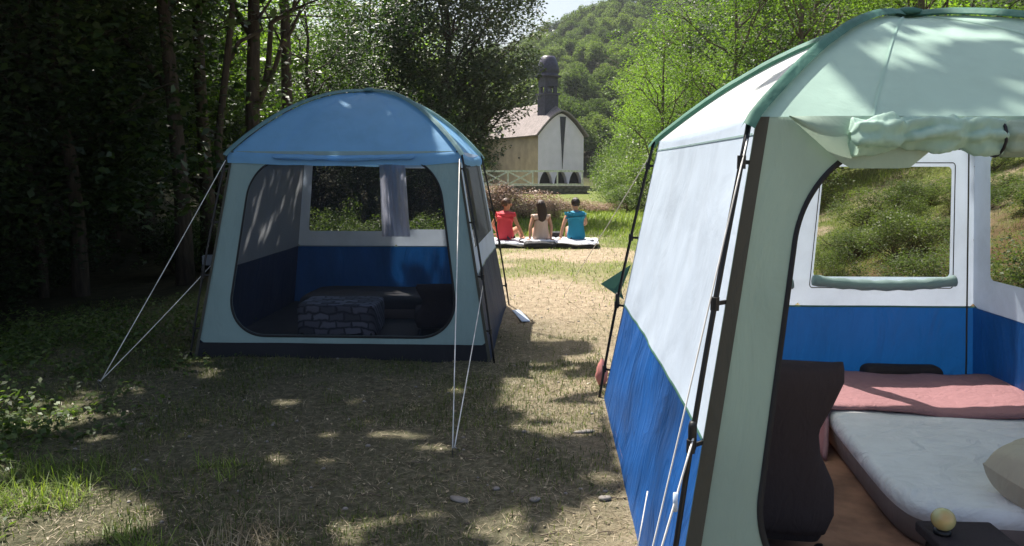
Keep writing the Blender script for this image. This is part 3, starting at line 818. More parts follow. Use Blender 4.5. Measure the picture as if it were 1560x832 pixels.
def make_tent(which):
    L = which == 'left'
    if L:
        T = Tent((-1.73, 7.38, 0), (1.28, 1.28), (0.985, 0.985), 1.76, 2.35, 2.0, 5, 0.030)
        e = empty('cabin_tent', T.loc, 'blue-roofed cabin tent with its dark netting door closed, on the left', 'tent', 'dome-roofed cabin tents')
        frame, roofm, trim = M['teal'], M['roof_blue'], M['trim_teal']
    else:
        T = Tent((1.65, 3.62, 0), (1.245, 1.36), (0.95, 1.07), 1.775, 2.29, 1.75, 23, 0.040)
        e = empty('cabin_tent', T.loc, 'large pale green roofed cabin tent close at right, its door open on a bed', 'tent', 'dome-roofed cabin tents')
        T.valance = False
        frame, roofm, trim = M['sage'], M['roof_green'], M['trim_green']
    ze = T.ze
    # roof
    T.gore(e, roofm, 'front'); T.gore(e, roofm, 'right'); T.gore(e, roofm, 'back')
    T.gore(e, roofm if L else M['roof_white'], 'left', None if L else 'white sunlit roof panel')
    for sx in (-1, 1):
        for sy in (-1, 1): T.rib(e, trim, sx, sy)
    hub = MB(); hub.lathe([(0.075, 0), (0.07, 0.02), (0.03, 0.034), (0.0, 0.036)], (0, 0, T.H + 0.012), 20); hub.build('roof_cap', trim, e, True)
    # front wall with door
    door = (-0.80, 0.80, 0.20, 1.665, 0.30, 0.34)
    zb = 0.13
    if L: T.panel(e, 'skirt', M['black_band'], 'front', -1, 1, -0.03, zb, 0.006)
    T.holed(e, 'front_wall', frame, 'front', (-1, 1, zb if L else -0.02, ze), door)
    T.piping(e, 'door_zip', M['piping'], 'front', door, 0.022)
    if L: T.fill(e, 'door_netting', M['screen_front'], 'front', door, -0.003)
    w = 0.020 if L else 0.043
    T.panel(e, 'corner_strip', M['dark_strip'], 'front', -1.0, -1 + w, -0.02, ze, 0.009, 6, 30)
    T.panel(e, 'corner_strip', M['dark_strip'], 'front', 1 - w, 1.0, -0.02, ze, 0.009, 6, 30)
    # back wall: two windows
    T.panel(e, 'blue_wall', M['blue'], 'back', -1, 1, 0.02, 0.72)
    hl = (-0.90, -0.07, 0.90, 1.66, 0.03, 0.03); hr = (0.07, 0.86, 0.92, 1.62, 0.03, 0.03)
    T.holed(e, 'upper_wall', M['white'], 'back', (-1, 0, 0.72, ze), hl)
    T.holed(e, 'upper_wall', M['white'], 'back', (0, 1, 0.72, ze), hr)
    scr = M['screen_back'] if L else M['screen_brown']
    T.fill(e, 'window_netting', scr, 'back', hl, -0.004); T.fill(e, 'window_netting', scr, 'back', hr, -0.004)
    if L:
        # white curtain hanging between the windows
        A = np.linspace(-0.13, 0.16, 40); Z = np.linspace(0.84, 1.70, 20)
        AA, ZZ = np.meshgrid(A, Z)
        P = T.pt('back', AA, ZZ, -0.05); P[..., 1] += 0.014 * np.sin(AA * 95 + ZZ * 2) ; P[..., 0] *= 1.0
        MB().grid(P).build('window_curtain', M['white_curtain'], e, True)
    else:
        for hh in (hl, hr):
            T.piping(e, 'window_seam', M['piping'], 'back', (hh[0] - 0.015, hh[1] + 0.015, hh[2] - 0.07, hh[3] + 0.02, .02, .02), 0.006, -0.012)
            # rolled window cover under the opening (inside)
            A = np.linspace(hh[0] - 0.01, hh[1] + 0.01, 24)
            base = T.pt('back', A, A * 0 + hh[2] - 0.02, -0.045)
            base[:, 2] -= 0.03 * (1 - ((A - (hh[0] + hh[1]) / 2) / ((hh[1] - hh[0]) / 2)) ** 2)
            MB().tube([tuple(p) for p in base], [0.034 + 0.004 * math.sin(i * 1.7) for i in range(24)], 10).build('rolled_window_cover', M['teal'], e, True)
    T.panel(e, 'seam_tape', M['dark_strip'], 'back', 0.955, 0.965, 0.02, ze, -0.01, 3, 20)
    # left wall
    T.panel(e, 'blue_wall', M['shaded_blue'] if L else M['blue'], 'left', -1, 1, 0.0, 0.72, 0, 70, 30)
    if L: T.panel(e, 'side_curtain', M['grey_curtain'], 'left', -1, 1, 0.72, ze, 0, 60, 40)
    else:
        T.panel(e, 'upper_wall', M['white'], 'left', -1, 1, 0.72, ze, 0, 70, 40)
        T.panel(e, 'wall_seam', M['teal'], 'left', -1, 1, 1.715, 1.722, 0.003, 40, 3)
    for sd_ in ('left', 'right', 'back'):
        if sd_ == 'back' or not L or sd_ == 'right': T.panel(e, 'wall_seam', M['teal'] if L else M['trim_green'], sd_, -1, 1, 0.714, 0.726, 0.0035 if sd_ != 'back' else -0.004, 60, 3)
    # right wall
    hw = (-0.86, 0.84, 0.93, 1.69, 0.06, 0.04)
    T.panel(e, 'blue_wall', M['blue'], 'right', -1, 1, 0.0, 0.72, 0, 50, 20) if not L else T.panel(e, 'blue_wall', M['shaded_blue'], 'right', -1, 1, 0.0, 0.72, 0, 50, 20)
    T.holed(e, 'upper_wall', M['white'], 'right', (-1, 1, 0.72, ze), hw)
    T.fill(e, 'window_netting', M['screen_side'] if L else M['screen_brown'], 'right', hw, 0.004)
    # floor
    f = MB(); z = 0.03
    zz = 0.055 if not L else 0.035
    P = np.zeros((24, 24, 3)); AA, BB = np.meshgrid(np.linspace(-.985, .985, 24), np.linspace(-.985, .985, 24))
    P[..., 0] = AA * T.hb[0]; P[..., 1] = BB * T.hb[1]
    P[..., 2] = np.maximum(zz, gz(P[..., 0] + T.loc[0], P[..., 1] + T.loc[1]) + 0.012) + 0.01 * fbm(AA * 6, BB * 6, 77)
    f.grid(P); f.build('groundsheet', M['rug'] if not L else M['darkfloor'], e, True)
    # poles
    T.pole(e, -1, -1, 4); T.pole(e, 1, -1, 4); T.pole(e, 1, 1, 4); T.pole(e, -1, 1, 4)
    return T, e

TL, eL = make_tent('left')
TR, eR = make_tent('right')
def loc_(T, p): return Vector(p) - Vector(T.loc)
def gpt(x, y, dz=0.0): return (x, y, float(gz(x, y)) + dz)
def roll(T, e, a0, a1, z, off, r, mat, name, n=60, lump=0.25, sag=0.0, seed=3, sides=16, label=None):
    A = np.linspace(a0, a1, n); rg = np.random.default_rng(seed)
    c = T.pt('front', A, A * 0 + z, off)
    tt = np.linspace(0, 1, n)
    c[:, 2] -= sag * np.sin(np.pi * tt)
    K = np.linspace(0, 2 * np.pi, sides, endpoint=False)
    TT, KK = np.meshgrid(tt, K, indexing='ij')
    pin = 1 - 0.22 * np.exp(-((tt - .33) / .03) ** 2) - 0.22 * np.exp(-((tt - .74) / .03) ** 2)
    rr = r * pin[:, None] * (1 + 0.13 * np.sin(KK * 6 + TT * 5 + 7 * fbm(TT * 4, TT * 0, seed)) * (.5 + fbm(TT * 9, KK * 0, seed + 1)) + lump * (fbm(TT * 7, np.cos(KK + TT * 2) * 2.2 + 5, seed) - 0.5) * 1.6 + lump * 0.45 * (fbm(TT * 14 + 2 * np.sin(KK), np.sin(KK + TT * 5) * 3 + 9, seed + 4, 3) - 0.5) + 0.06 * np.sin(KK * 5 + TT * 18 + 3 * fbm(TT * 6, TT * 0, 2))) * np.clip(np.minimum(tt, 1 - tt) * 25 + 0.35, 0.35, 1)[:, None]
    P = np.stack([c[:, None, 0] + 0 * rr, c[:, None, 1] + rr * np.cos(KK), c[:, None, 2] + rr * np.sin(KK) * 1.0], -1)
    o = MB().grid(P, closed=True).build(name, mat, e, True)
    if label: o['label'] = label
    return o
# rolled door covers over the openings
roll(TL, eL, -0.62, 0.62, 1.715, 0.045, 0.022, M['roof_blue'], 'rolled_door_cover', sag=0.015, lump=.4)
roll(TR, eR, -0.70, -0.20, 1.705, 0.062, 0.054, M['roof_green'], 'rolled_door_cover', lump=0.38, sag=-0.012, seed=5, n=200, sides=48, label='crumpled end of the rolled door cover, coloured paler as if sunlit')  # paler fabric colour stands in for sun on this end
roll(TR, eR, -0.22, 0.96, 1.700, 0.062, 0.054, M['sage'], 'rolled_door_cover', lump=0.25, sag=-0.01, seed=8, n=150, sides=32)  # same cover, its shaded length given a darker fabric colour
# hanging green corner of the rolled cover
ga = np.linspace(-0.90, -0.40, 14)
rows = []
for k, t in enumerate(np.linspace(0, 1, 8)):
    zlow = 1.775 - t * (0.17 * np.clip((ga + 0.90) / 0.22, 0, 1) * np.clip((-0.28 - ga) / 0.2, 0.3, 1))
    rows.append(TR.pt('front', ga, zlow, 0.03 + 0.02 * math.sin(t * 3)))
MB().grid(np.stack(rows)).build('door_cover_corner', M['sage'], eR, True)
for a in (-0.22, 0.10, 0.42):
    c = TR.pt('front', np.array([a]), np.array([1.70]), 0.085)[0]
    MB().tube([(c[0], c[1] + 0.022 + 0.055 * math.cos(q), c[2] + 0.057 * math.sin(q)) for q in np.linspace(0, 6.28, 16)], 0.005, 5).build('tie_strap', M['piping'], eR, True)
# ropes of the left tent (points in the tent's own coordinates)
pegL = loc_(TL, gpt(-3.29, 5.20)); pegF = loc_(TL, gpt(-0.51, 3.96))
TL.peg(eL, pegL, (-.3, -.2)); TL.peg(eL, pegF, (0, -.3))
TL.rope(eL, (-1.02, -1.02, 1.70), pegL + Vector((0, 0, .045))); TL.rope(eL, (-1.20, -0.95, .80), pegL + Vector((0, 0, .05)))
TL.rope(eL, (1.0, -1.03, 1.70), pegF + Vector((0, 0, .045))); TL.rope(eL, (1.20, -1.10, .62), pegF + Vector((0.01, 0, .05)))
MB().box((-1.27, -0.9, .80), (.10, .10, .085)).build('side_pocket', M['grey_curtain'], eL)
pb = loc_(TL, gpt(0.1, 9.2)); 
# ropes of the right tent
pR = loc_(TR, gpt(0.22, 2.02)); pR2 = loc_(TR, gpt(0.33, 2.62)); pB = loc_(TR, gpt(0.25, 9.3))
TR.peg(eR, pR); TR.peg(eR, pR2); TR.peg(eR, pB)
TR.rope(eR, (-0.99, -1.12, 1.70), pR + Vector((0, 0, .04)), 0.0025)
TR.rope(eR, (-1.165, -1.285, 0.74), pR + Vector((0, 0, .05)), 0.0035)
q = Vector((-1.165, -1.285, 0.74)).lerp(pR, .25); MB().tube([q + Vector((0, 0, .03)), q - Vector((0, 0, .03))], .008, 8).build('rope_tensioner', M['white'], eR, True)
TR.rope(eR, (-1.225, -0.72, 0.30), pR2 + Vector((0, 0, .05)), 0.003)
TR.rope(eR, (-0.98, 1.10, 1.72), pB + Vector((0, 0, .045)), 0.0035)
# green triangular flap standing out of the far end of the right tent's wall
MB().add([(-1.08, 1.28, .98), (-1.14, 1.31, .80), (-1.27, 1.40, .83), (-1.12, 1.29, .74), (-1.18, 1.36, .80)], [(0, 4, 2), (4, 3, 2), (0, 1, 4), (1, 3, 4)]).build('vent_flap', M['trim_green'], eR)
# pale mat strip by the left tent's far corner
ms = MB(); ms.box((0, 0, 0), (.09, .62, .012)); o = ms.build('ground_strip', M['white'], None, loc=gpt(-.26, 7.95, .012), rz=rad(12))
tag(o, 'pale narrow strip lying on the soil beside the left tent', 'strip'); bevel(o, .004)
# pink cloth at the pole foot
rg = np.random.default_rng(8)
K, T_ = np.meshgrid(np.linspace(0, 2 * np.pi, 18, endpoint=False), np.linspace(0, 1, 12))
R_ = (0.062 * np.sin(np.pi * (0.15 + 0.8 * T_))) * (1 + 0.7 * (fbm(K * 2.2, T_ * 5, 6) - .5))
P = np.stack([R_ * np.cos(K) * .7, R_ * np.sin(K), T_ * .20], -1)
tag(MB().grid(P, closed=True).build('crumpled_cloth', cloth('pink_cloth', (0.55, 0.22, 0.2), 0.1), None, True, loc=gpt(0.42, 5.28, 0.0)), 'crumpled pink cloth at the foot of the right tent\'s far pole', 'cloth')

# ------------------------------------------------------------------ things inside the right tent
M['sheet'] = cloth('grey_white_bed_sheet', (0.78, 0.76, 0.78), trans=0.0, bump=1.3, wscale=4, streak=(1, 1.6, 1))
M['blanket'] = cloth('dusty_pink_blanket', (0.38, 0.20, 0.21), trans=0.0, bump=0.5, wscale=14, spec=0.1, rough=0.95)
M['mattress'] = cloth('taupe_mattress', (0.22, 0.17, 0.16), trans=0.0)
M['pillow'] = cloth('beige_pillow', (0.50, 0.43, 0.34), trans=0.0, bump=0.8, wscale=7)
M['chair'] = cloth('dark_brown_chair_fabric', (0.052, 0.042, 0.045), trans=0.0, bump=0.3, wscale=20, rough=0.9, spec=0.1)

def softbox(x0, x1, y0, y1, z0, z1, r, n=24, bump=0.01, seed=1):
    """rounded slab: top, sides as one closed surface of superellipse rings"""
    cx_, cy_ = (x0 + x1) / 2, (y0 + y1) / 2; hx, hy = (x1 - x0) / 2, (y1 - y0) / 2
    K = np.linspace(0, 2 * np.pi, 4 * n, endpoint=False)
    def ring(sx, sy, z):
        p = 0.22
        c = np.sign(np.cos(K)) * np.abs(np.cos(K)) ** p; s = np.sign(np.sin(K)) * np.abs(np.sin(K)) ** p
        return np.stack([cx_ + c * sx, cy_ + s * sy, np.zeros_like(K) + z], -1)
    rows = [ring(hx - r * .6, hy - r * .6, z0), ring(hx - .01, hy - .01, z0 + r * .5), ring(hx, hy, (z0 + z1) / 2)]
    for q in np.linspace(0, 90, 6): rows.append(ring(hx - r + r * math.cos(rad(q)), hy - r + r * math.cos(rad(q)), z1 - r + r * math.sin(rad(q))))
    for t in list(np.linspace(.95, .02, 14)) + [.0004]:
        rr = ring((hx - r) * t, (hy - r) * t, z1); rows.append(rr)
    P = np.stack(rows)
    P[..., 2] += bump * (fbm(P[..., 0] * 5, P[..., 1] * 5, seed) - .5) * (P[..., 2] > z0 + r)
    return P
bx0, bx1, by0, by1 = 1.54, 2.76, 2.83, 4.78
eB = empty('bed', (2.23, 3.8, 0.06), 'low mattress bed with a pale grey sheet inside the right tent', 'bed', None, rad(-6))
o = Vector((2.2, 3.8, 0.06))
MB().grid(softbox(bx0 - o.x, bx1 - o.x, by0 - o.y, by1 - o.y, 0.0, .185, .05), closed=True).build('mattress', M['mattress'], eB, True)
MB().grid(softbox(bx0 - .006 - o.x, bx1 + .006 - o.x, by0 - .006 - o.y, by1 - o.y, 0.085, .20, .045, bump=.022, seed=4), closed=True).build('sheet', M['sheet'], eB, True)
# blanket lies over the far end and hangs over the left edge
n1, n2 = 60, 26
S_, T2 = np.meshgrid(np.linspace(0, 1, n1), np.linspace(0, 1, n2))
prof = []
for s_ in np.linspace(0, 1, n1):
    if s_ < 0.16: q = s_ / 0.16; prof.append((bx0 - .035 - .05 * (1 - q) ** 1.5, 0.085 + q * .20))
    else: q = (s_ - .16) / .84; prof.append((bx0 - .03 + q * 1.26, 0.292 + .006 * math.sin(q * 9)))
prof = np.array(prof)
PX = np.broadcast_to(prof[:, 0], (n2, n1)).copy(); PZ = np.broadcast_to(prof[:, 1], (n2, n1)).copy()
yfront = 4.02 + 0.03 * np.sin(S_ * 7) - 0.26 * np.exp(-((S_ + .02) / .16) ** 2)
PY = yfront + (4.80 - yfront) * T2
PZ += 0.03 * (fbm(PX * 6, PY * 6, 12) - .4)
PZ[0] -= 0.012
ca_b, sa_b = math.cos(rad(-6)), math.sin(rad(-6))
DX, DY = PX - 2.2, PY - 3.8
P = np.stack([2.23 + DX * ca_b - DY * sa_b, 3.8 + DX * sa_b + DY * ca_b, PZ], -1)
o_ = MB().grid(P).build('blanket', M['blanket'], None, True); md = o_.modifiers.new('thick', 'SOLIDIFY'); md.thickness = .018
tag(o_, 'dusty pink blanket folded across the far end of the bed', 'blanket')
def pillow(name, c, d, mat, label, rz=0, tilt=0):
    U, Vv = np.meshgrid(np.linspace(-1, 1, 26), np.linspace(-1, 1, 26))
    th = np.clip((1 - np.abs(U) ** 3.5) * (1 - np.abs(Vv) ** 3.5), 0, 1) ** 0.45
    wr = 1 + .10 * (fbm(U * 3, Vv * 3, 41) - .5)
    X = U * d[0] / 2 * (1 - .08 * Vv ** 2); Y = Vv * d[1] / 2 * (1 - .08 * U ** 2)
    m_ = MB(); m_.grid(np.stack([X, Y, th * d[2] / 2 * wr + .018 * (fbm(U * 6, Vv * 6, 44) - .5) * th], -1)); m_.grid(np.stack([X, Y, -th * d[2] / 2], -1)[::-1])
    o = m_.build(name, mat, None, True, loc=c, rz=rz); o.rotation_euler = (tilt, 0, rz)
    return tag(o, label, 'pillow')
pillow('pillow', (2.10, 2.96, .36), (.48, .40, .28), M['pillow'], 'beige pillow at the near end of the bed in the right tent', rad(25), rad(10))
# chair: tall curved back, pinched waist, bulging seat
def chair(loc, rz, label, s=1.0):
    e = empty('lounge_chair', loc, label, 'chair', None, rz)
    Z = np.linspace(0, 1, 26)
    hw = np.interp(Z, [0, .12, .3, .48, .62, .78, .93, 1], [.24, .27, .26, .19, .17, .215, .25, .235])
    yb = np.interp(Z, [0, .3, .5, 1], [.0, .02, .05, .16])
    th_ = np.interp(Z, [0, .1, .9, 1], [.05, .07, .055, .03])
    K = np.linspace(0, 2 * np.pi, 32, endpoint=False)
    ck = np.sign(np.cos(K)) * np.abs(np.cos(K)) ** .45; sk = np.sign(np.sin(K)) * np.abs(np.sin(K)) ** .8
    zt = .13 + Z * .66
    P = np.stack([hw[:, None] * ck[None, :], yb[:, None] + th_[:, None] * sk[None, :], zt[:, None] + 0 * ck[None, :] + .02 * ck[None, :] ** 2 * (Z[:, None] > .95)], -1)
    m_ = MB(); m_.grid(P, closed=True)
    m_.f.append(tuple(range(25 * 32, 26 * 32))); m_.f.append(tuple(range(31, -1, -1)))
    m_.build('backrest', M['chair'], e, True)
    MB().grid(softbox(-.27, .27, -.52, .04, .16, .36, .07), closed=True).build('seat', M['chair'], e, True)
    MB().grid(softbox(-.25, .25, -.50, .0, .08, .162, .03), closed=True).build('seat_base', M['chair'], e, True)
    for sx in (-1, 1):
        for y in (-.44, .03): MB().tube([(sx * .21, y, .09), (sx * .23, y, -0.0)], [.02, .013], 8).build('leg', M['pole'], e)
    e.scale = (s, s, s)
    return e
ch = chair((.89, 2.80, .066), rad(172), 'dark brown upholstered chair with pinched back just inside the open door of the right tent')
ch.scale = (.86, .8, 1.05)
# bedside stool with a pearly ball lamp
e = empty('stool', (1.55, 2.62, .066), 'small black stool at the near end of the bed in the right tent', 'stool')
o = MB().box((0, 0, .195), (.28, .22, .045)).build('seat', M['chair'], e); bevel(o, .012, 3)
for sx in (-1, 1):
    for sy in (-1, 1): MB().tube([(sx * .09, sy * .08, .18), (sx * .105, sy * .105, 0)], .011, 8).build('leg', M['pole'], e)
m, nt, out = newmat('pearly_glass')
v = coord(nt, 'Object'); gr_ = N(nt, 'ShaderNodeTexNoise', i_Scale=9.0); nt.links.new(v, gr_.inputs['Vector'])
r = ramp(nt, gr_.outputs['Fac'], [(.35, (.55, .33, .10)), (.6, (.50, .55, .30))])
b = N(nt, 'ShaderNodeBsdfPrincipled', i_Roughness=.12); nt.links.new(r.outputs[0], b.inputs['Base Color']); b.inputs['Coat Weight'].default_value = .6
nt.links.new(b.outputs[0], out.inputs[0]); M['pearl'] = m
e = empty('ball_lamp', (1.455, 2.62, .285), 'small pearly round lamp standing on the black stool', 'lamp')
MB().lathe([(.03, 0), (.03, .012), (.018, .02)], n=20).build('base', M['pole'], e, True)
MB().lathe([(.041 * math.sin(rad(a)) + .0005, .055 - .041 * math.cos(rad(a))) for a in range(12, 181, 12)], n=24).build('globe', M['pearl'], e, True)
# dark bag behind the bed
o = MB().grid(softbox(2.1, 2.6, 4.80, 4.93, .08, .33, .05), closed=True).build('bag', M['chair'], None, True)
tag(o, 'dark flat bag leaning behind the far end of the bed', 'bag')

# ------------------------------------------------------------------ things inside the left tent
m, nt, out = newmat('grey_dappled_cloth')
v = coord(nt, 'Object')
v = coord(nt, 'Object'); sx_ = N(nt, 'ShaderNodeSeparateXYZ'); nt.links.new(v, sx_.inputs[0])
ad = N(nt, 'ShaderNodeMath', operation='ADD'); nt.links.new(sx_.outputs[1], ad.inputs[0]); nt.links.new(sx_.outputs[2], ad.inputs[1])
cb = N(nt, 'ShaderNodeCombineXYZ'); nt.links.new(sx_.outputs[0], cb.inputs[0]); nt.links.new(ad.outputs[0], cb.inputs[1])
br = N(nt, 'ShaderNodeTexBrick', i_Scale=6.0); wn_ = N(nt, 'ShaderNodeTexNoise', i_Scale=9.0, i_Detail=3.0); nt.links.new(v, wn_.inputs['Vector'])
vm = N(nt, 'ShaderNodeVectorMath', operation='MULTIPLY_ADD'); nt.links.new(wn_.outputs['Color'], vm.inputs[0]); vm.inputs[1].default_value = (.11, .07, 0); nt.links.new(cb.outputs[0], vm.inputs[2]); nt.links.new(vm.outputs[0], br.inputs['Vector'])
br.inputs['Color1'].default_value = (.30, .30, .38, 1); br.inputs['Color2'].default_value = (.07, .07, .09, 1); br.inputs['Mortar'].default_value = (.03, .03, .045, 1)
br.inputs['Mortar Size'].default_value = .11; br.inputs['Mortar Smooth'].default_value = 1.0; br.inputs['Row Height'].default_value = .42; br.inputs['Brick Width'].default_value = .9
b = N(nt, 'ShaderNodeBsdfPrincipled', i_Roughness=.9); nt.links.new(br.outputs[0], b.inputs['Base Color']); nt.links.new(b.outputs[0], out.inputs[0]); M['dapple_cloth'] = m
eQ = empty('bed', (-1.62, 8.05, .04), 'low bed under a dark grey cover at the back of the left tent', 'bed')
MB().grid(softbox(-1.0, 1.05, -.42, .42, 0, .20, .05), closed=True).build('mattress', M['mattress'], eQ, True)
MB().grid(softbox(-1.01, 1.06, -.43, .42, .08, .225, .05, bump=.03), closed=True).build('cover', M['darkfloor'], eQ, True)
eT = empty('table', (-1.95, 6.95, .04), 'low camp table under a grey cloth patterned with painted sun dapples behind the netting of the left tent', 'table')
MB().box((0, 0, .30), (.70, .5, .02)).build('tabletop', M['chair'], eT)
for sx in (-1, 1):
    for sy in (-1, 1): MB().tube([(sx * .31, sy * .21, .29), (sx * .33, sy * .23, 0)], .012, 8).build('leg', M['pole'], eT)
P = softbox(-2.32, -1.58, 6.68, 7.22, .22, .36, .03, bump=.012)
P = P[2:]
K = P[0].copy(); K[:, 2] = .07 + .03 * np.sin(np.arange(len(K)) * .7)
tag(MB().grid(np.concatenate([K[None], P]), closed=True).build('tablecloth', M['dapple_cloth'], None, True), 'grey cloth patterned with painted sun dapples over the low table in the left tent', 'tablecloth')
c2 = chair((-1.02, 6.9, .05), rad(190), 'dark chair half hidden behind the netting of the left tent'); c2.scale = (.8, .8, .62)

# ------------------------------------------------------------------ people and mats
M['skin'] = plain('warm_skin', (0.50, 0.27, 0.18), 0.5, var=.08, bump=0)
M['skin_tan'] = plain('tanned_skin', (0.55, 0.25, 0.15), 0.5, var=.08, bump=0)
def skinobj(name, verts, edges, radii, mat, parent, loc=(0, 0, 0), sub=2, root=0):
    me = bpy.data.meshes.new(name); me.from_pydata([tuple(v) for v in verts], edges, [])
    me.materials.append(mat)
    o = link(name, me, parent, loc)
    me.skin_vertices.new() if hasattr(me.skin_vertices, 'new') and len(me.skin_vertices) == 0 else None
    md = o.modifiers.new('skin', 'SKIN'); md.use_smooth_shade = True
    if len(me.skin_vertices) == 0:
        bm_ok = False
    sv = me.skin_vertices[0].data if len(me.skin_vertices) else None
    if sv:
        for i, r in enumerate(radii):
            r = r if isinstance(r, tuple) else (r, r)
            sv[i].radius = r; sv[i].use_root = (i == root)
    ms = o.modifiers.new('sub', 'SUBSURF'); ms.levels = sub; ms.render_levels = sub
    return o
import bmesh
def skin_mesh(name, verts, edges, radii, mat, parent, sub=2, root=0):
    bm = bmesh.new(); lay = bm.verts.layers.skin.verify()
    vs = [bm.verts.new(tuple(v)) for v in verts]
    for v_, r in zip(vs, radii):
        v_[lay].radius = r if isinstance(r, tuple) else (r, r); v_[lay].use_root = False
    vs[root][lay].use_root = True
    for a, b_ in edges: bm.edges.new((vs[a], vs[b_]))
    me = bpy.data.meshes.new(name); bm.to_mesh(me); bm.free(); me.materials.append(mat)
    o = link(name, me, parent)
    md = o.modifiers.new('skin', 'SKIN'); md.use_smooth_shade = True
    ms = o.modifiers.new('sub', 'SUBSURF'); ms.levels = sub; ms.render_levels = sub
    return o
def person(loc, rz, label, shirt, skin, hairm, hair, sleeves, arms, lean=0.0, turn=0.0, s=1.0, shorts=None, tilt=0.0):
    """seated on the mat, seen from behind; faces +Y before rotation"""
    e = empty('person', loc, label, 'person', None, rz)
    V = []; E = []; R = []
    def chain(pts, rr, start=None):
        last = start; ids = []
        for p, r in zip(pts, rr):
            V.append(p); R.append(r); i = len(V) - 1; ids.append(i)
            if last is not None: E.append((last, i))
            last = i
        return ids
    hd = Vector((math.sin(turn) * .02 + lean, 0.015 + .0, .74))
    sp = chain([(0, 0, .10), (lean * .25, -.02, .22), (lean * .5, -.03, .34), (lean * .75, -.01, .45), (lean * .9, 0, .52), (lean, .01, .565), (lean, .02, .605)],
               [(.15, .11), (.13, .09), (.135, .09), (.16, .10), (.12, .08), (.052, .052), (.05, .055)])
    hx = lambda q: Vector((lean, .02, .605)) + Matrix.Rotation(-turn, 3, 'Z') @ Vector(q)
    chain([hx((0, .01, .055)), hx((0, .015, .12)), hx((0, .0, .175)), hx((0, -.005, .215))], [(.060, .068), (.075, .09), (.078, .095), (.055, .07)], sp[-1])
    for k, (sx, (el, wr)) in enumerate(zip((-1, 1), arms)):
        sh = Vector((lean * .85 + sx * .165, 0, .505))
        el = Vector(el); wr = Vector(wr)
        a = chain([sh, sh.lerp(el, .5), el, el.lerp(wr, .45), wr], [.052, .045, .036, .034, .024], sp[4])
        d = (wr - el).normalized(); flat = Vector((d.x, d.y, 0))
        out_ = Vector((sx * .35, -.9, 0)).normalized() if abs(d.z) > .7 else flat.normalized()
        side = Vector((-out_.y, out_.x, 0))
        palm = wr + out_ * .045 + Vector((0, 0, -.022))
        pi_ = chain([palm], [(.030, .014)], a[-1])
        for f_, (lat, ln) in enumerate(((-.026, .055), (-.009, .070), (.009, .065), (.025, .05))):
            b0 = palm + out_ * .028 + side * lat
            chain([b0, b0 + out_ * ln * .5 + side * lat * .2 + Vector((0, 0, .006)), b0 + out_ * ln + side * lat * .3 - Vector((0, 0, .010))], [.0095, .0085, .007], pi_[0])
        tb = wr + out_ * .02 - side * sx * .028
        chain([tb, tb + out_ * .025 - side * sx * .025, tb + out_ * .05 - side * sx * .03], [.011, .010, .008], a[-1])
    for sx in (-1, 1):
        l = chain([(sx * .09, .02, .10), (sx * .10, .24, .16), (sx * .11, .42, .21), (sx * .11, .54, .10), (sx * .11, .64, -.04)], [.088, .080, .056, .048, .036], sp[0])
        chain([(sx * .115, .74, -.06), (sx * .12, .82, -.075)], [(.040, .028), (.03, .018)], l[-1])
    skin_mesh('body', V, E, R, skin, e, 2)
    # ears and nose on the head
    for sx in (-1, 1):
        q = hx((sx * .078, .01, .115)); m_ = MB(); m_.lathe([(.004, -.03), (.012, -.022), (.016, 0), (.014, .018), (.004, .03)], (q.x, q.y, q.z), 8, sx=.6); m_.build('ear', skin, e, True)
    q = hx((0, .108, .105)); m_ = MB(); m_.lathe([(.002, -.022), (.015, -.018), (.011, .0), (.006, .028), (.001, .034)], (q.x, q.y, q.z), 8); m_.build('nose', skin, e, True)
    # shirt
    V, E, R = [], [], []
    g = .016
    t = chain([(0, 0, -.03), (lean * .25, -.015, .18), (lean * .5, -.03, .33), (lean * .75, -.01, .445), (lean * .9, 0, .515), (lean, .008, .560), (lean, .012, .592)],
              [(.245, .155), (.185, .128), (.160, .118), (.185, .135), (.150, .118), (.098, .092), (.062, .064)])
    for k, (sx, (el, wr)) in enumerate(zip((-1, 1), arms)):
        sh = Vector((lean * .85 + sx * .165, 0, .505)); el = Vector(el)
        chain([sh, sh.lerp(el, sleeves)], [.078, .060 if sleeves > .3 else .056], t[4])
    skin_mesh('shirt', V, E, R, shirt, e, 2)
    if shorts:
        V, E, R = [], [], []
        h0 = chain([(0, .06, .07)], [(.14, .10)])
        for sx in (-1, 1): chain([(sx * .08, .05, .10), (sx * .10, .22, .155)], [.095, .09], h0[0])
        skin_mesh('shorts', V, E, R, shorts, e, 2)
    # hair
    c = hx((0, -.012, .145)); n = 40
    K, Ph = np.meshgrid(np.linspace(0, 2 * np.pi, n, endpoint=False), np.linspace(.05, 1, 22))
    m_ = MB()
    if hair == 'short':
        phi = Ph * (2.35 - .85 * np.clip(np.sin(K), 0, 1) ** .6)
        rr = 1 + .16 * (fbm(K * 5, Ph * 8, 3, 3) - .5)
        P = np.stack([.088 * rr * np.sin(phi) * np.cos(K), .102 * rr * np.sin(phi) * np.sin(K), .100 * rr * np.cos(phi)], -1)
        m_.grid(P, closed=True)
    else:
        phi = Ph * (1.9 - .5 * np.clip(np.sin(K), 0, 1) ** .6)
        rr = 1 + .10 * (fbm(K * 6, Ph * 4, 3, 3) - .5)
        P = np.stack([.100 * rr * np.sin(phi) * np.cos(K), .112 * rr * np.sin(phi) * np.sin(K), .115 * rr * np.cos(phi)], -1)
        m_.grid(P, closed=True)
        TT, KK = np.meshgrid(np.linspace(0, 1, 26), np.linspace(0, 2 * np.pi, 36, endpoint=False), indexing='ij')
        w = np.interp(TT, [0, .2, .45, .75, 1], [.085, .098, .105, .085, .015]); dp = np.interp(TT, [0, .3, .8, 1], [.07, .05, .04, .008])
        st = 1 + .22 * (fbm(KK * 7, TT * 2, 9, 3) - .5)
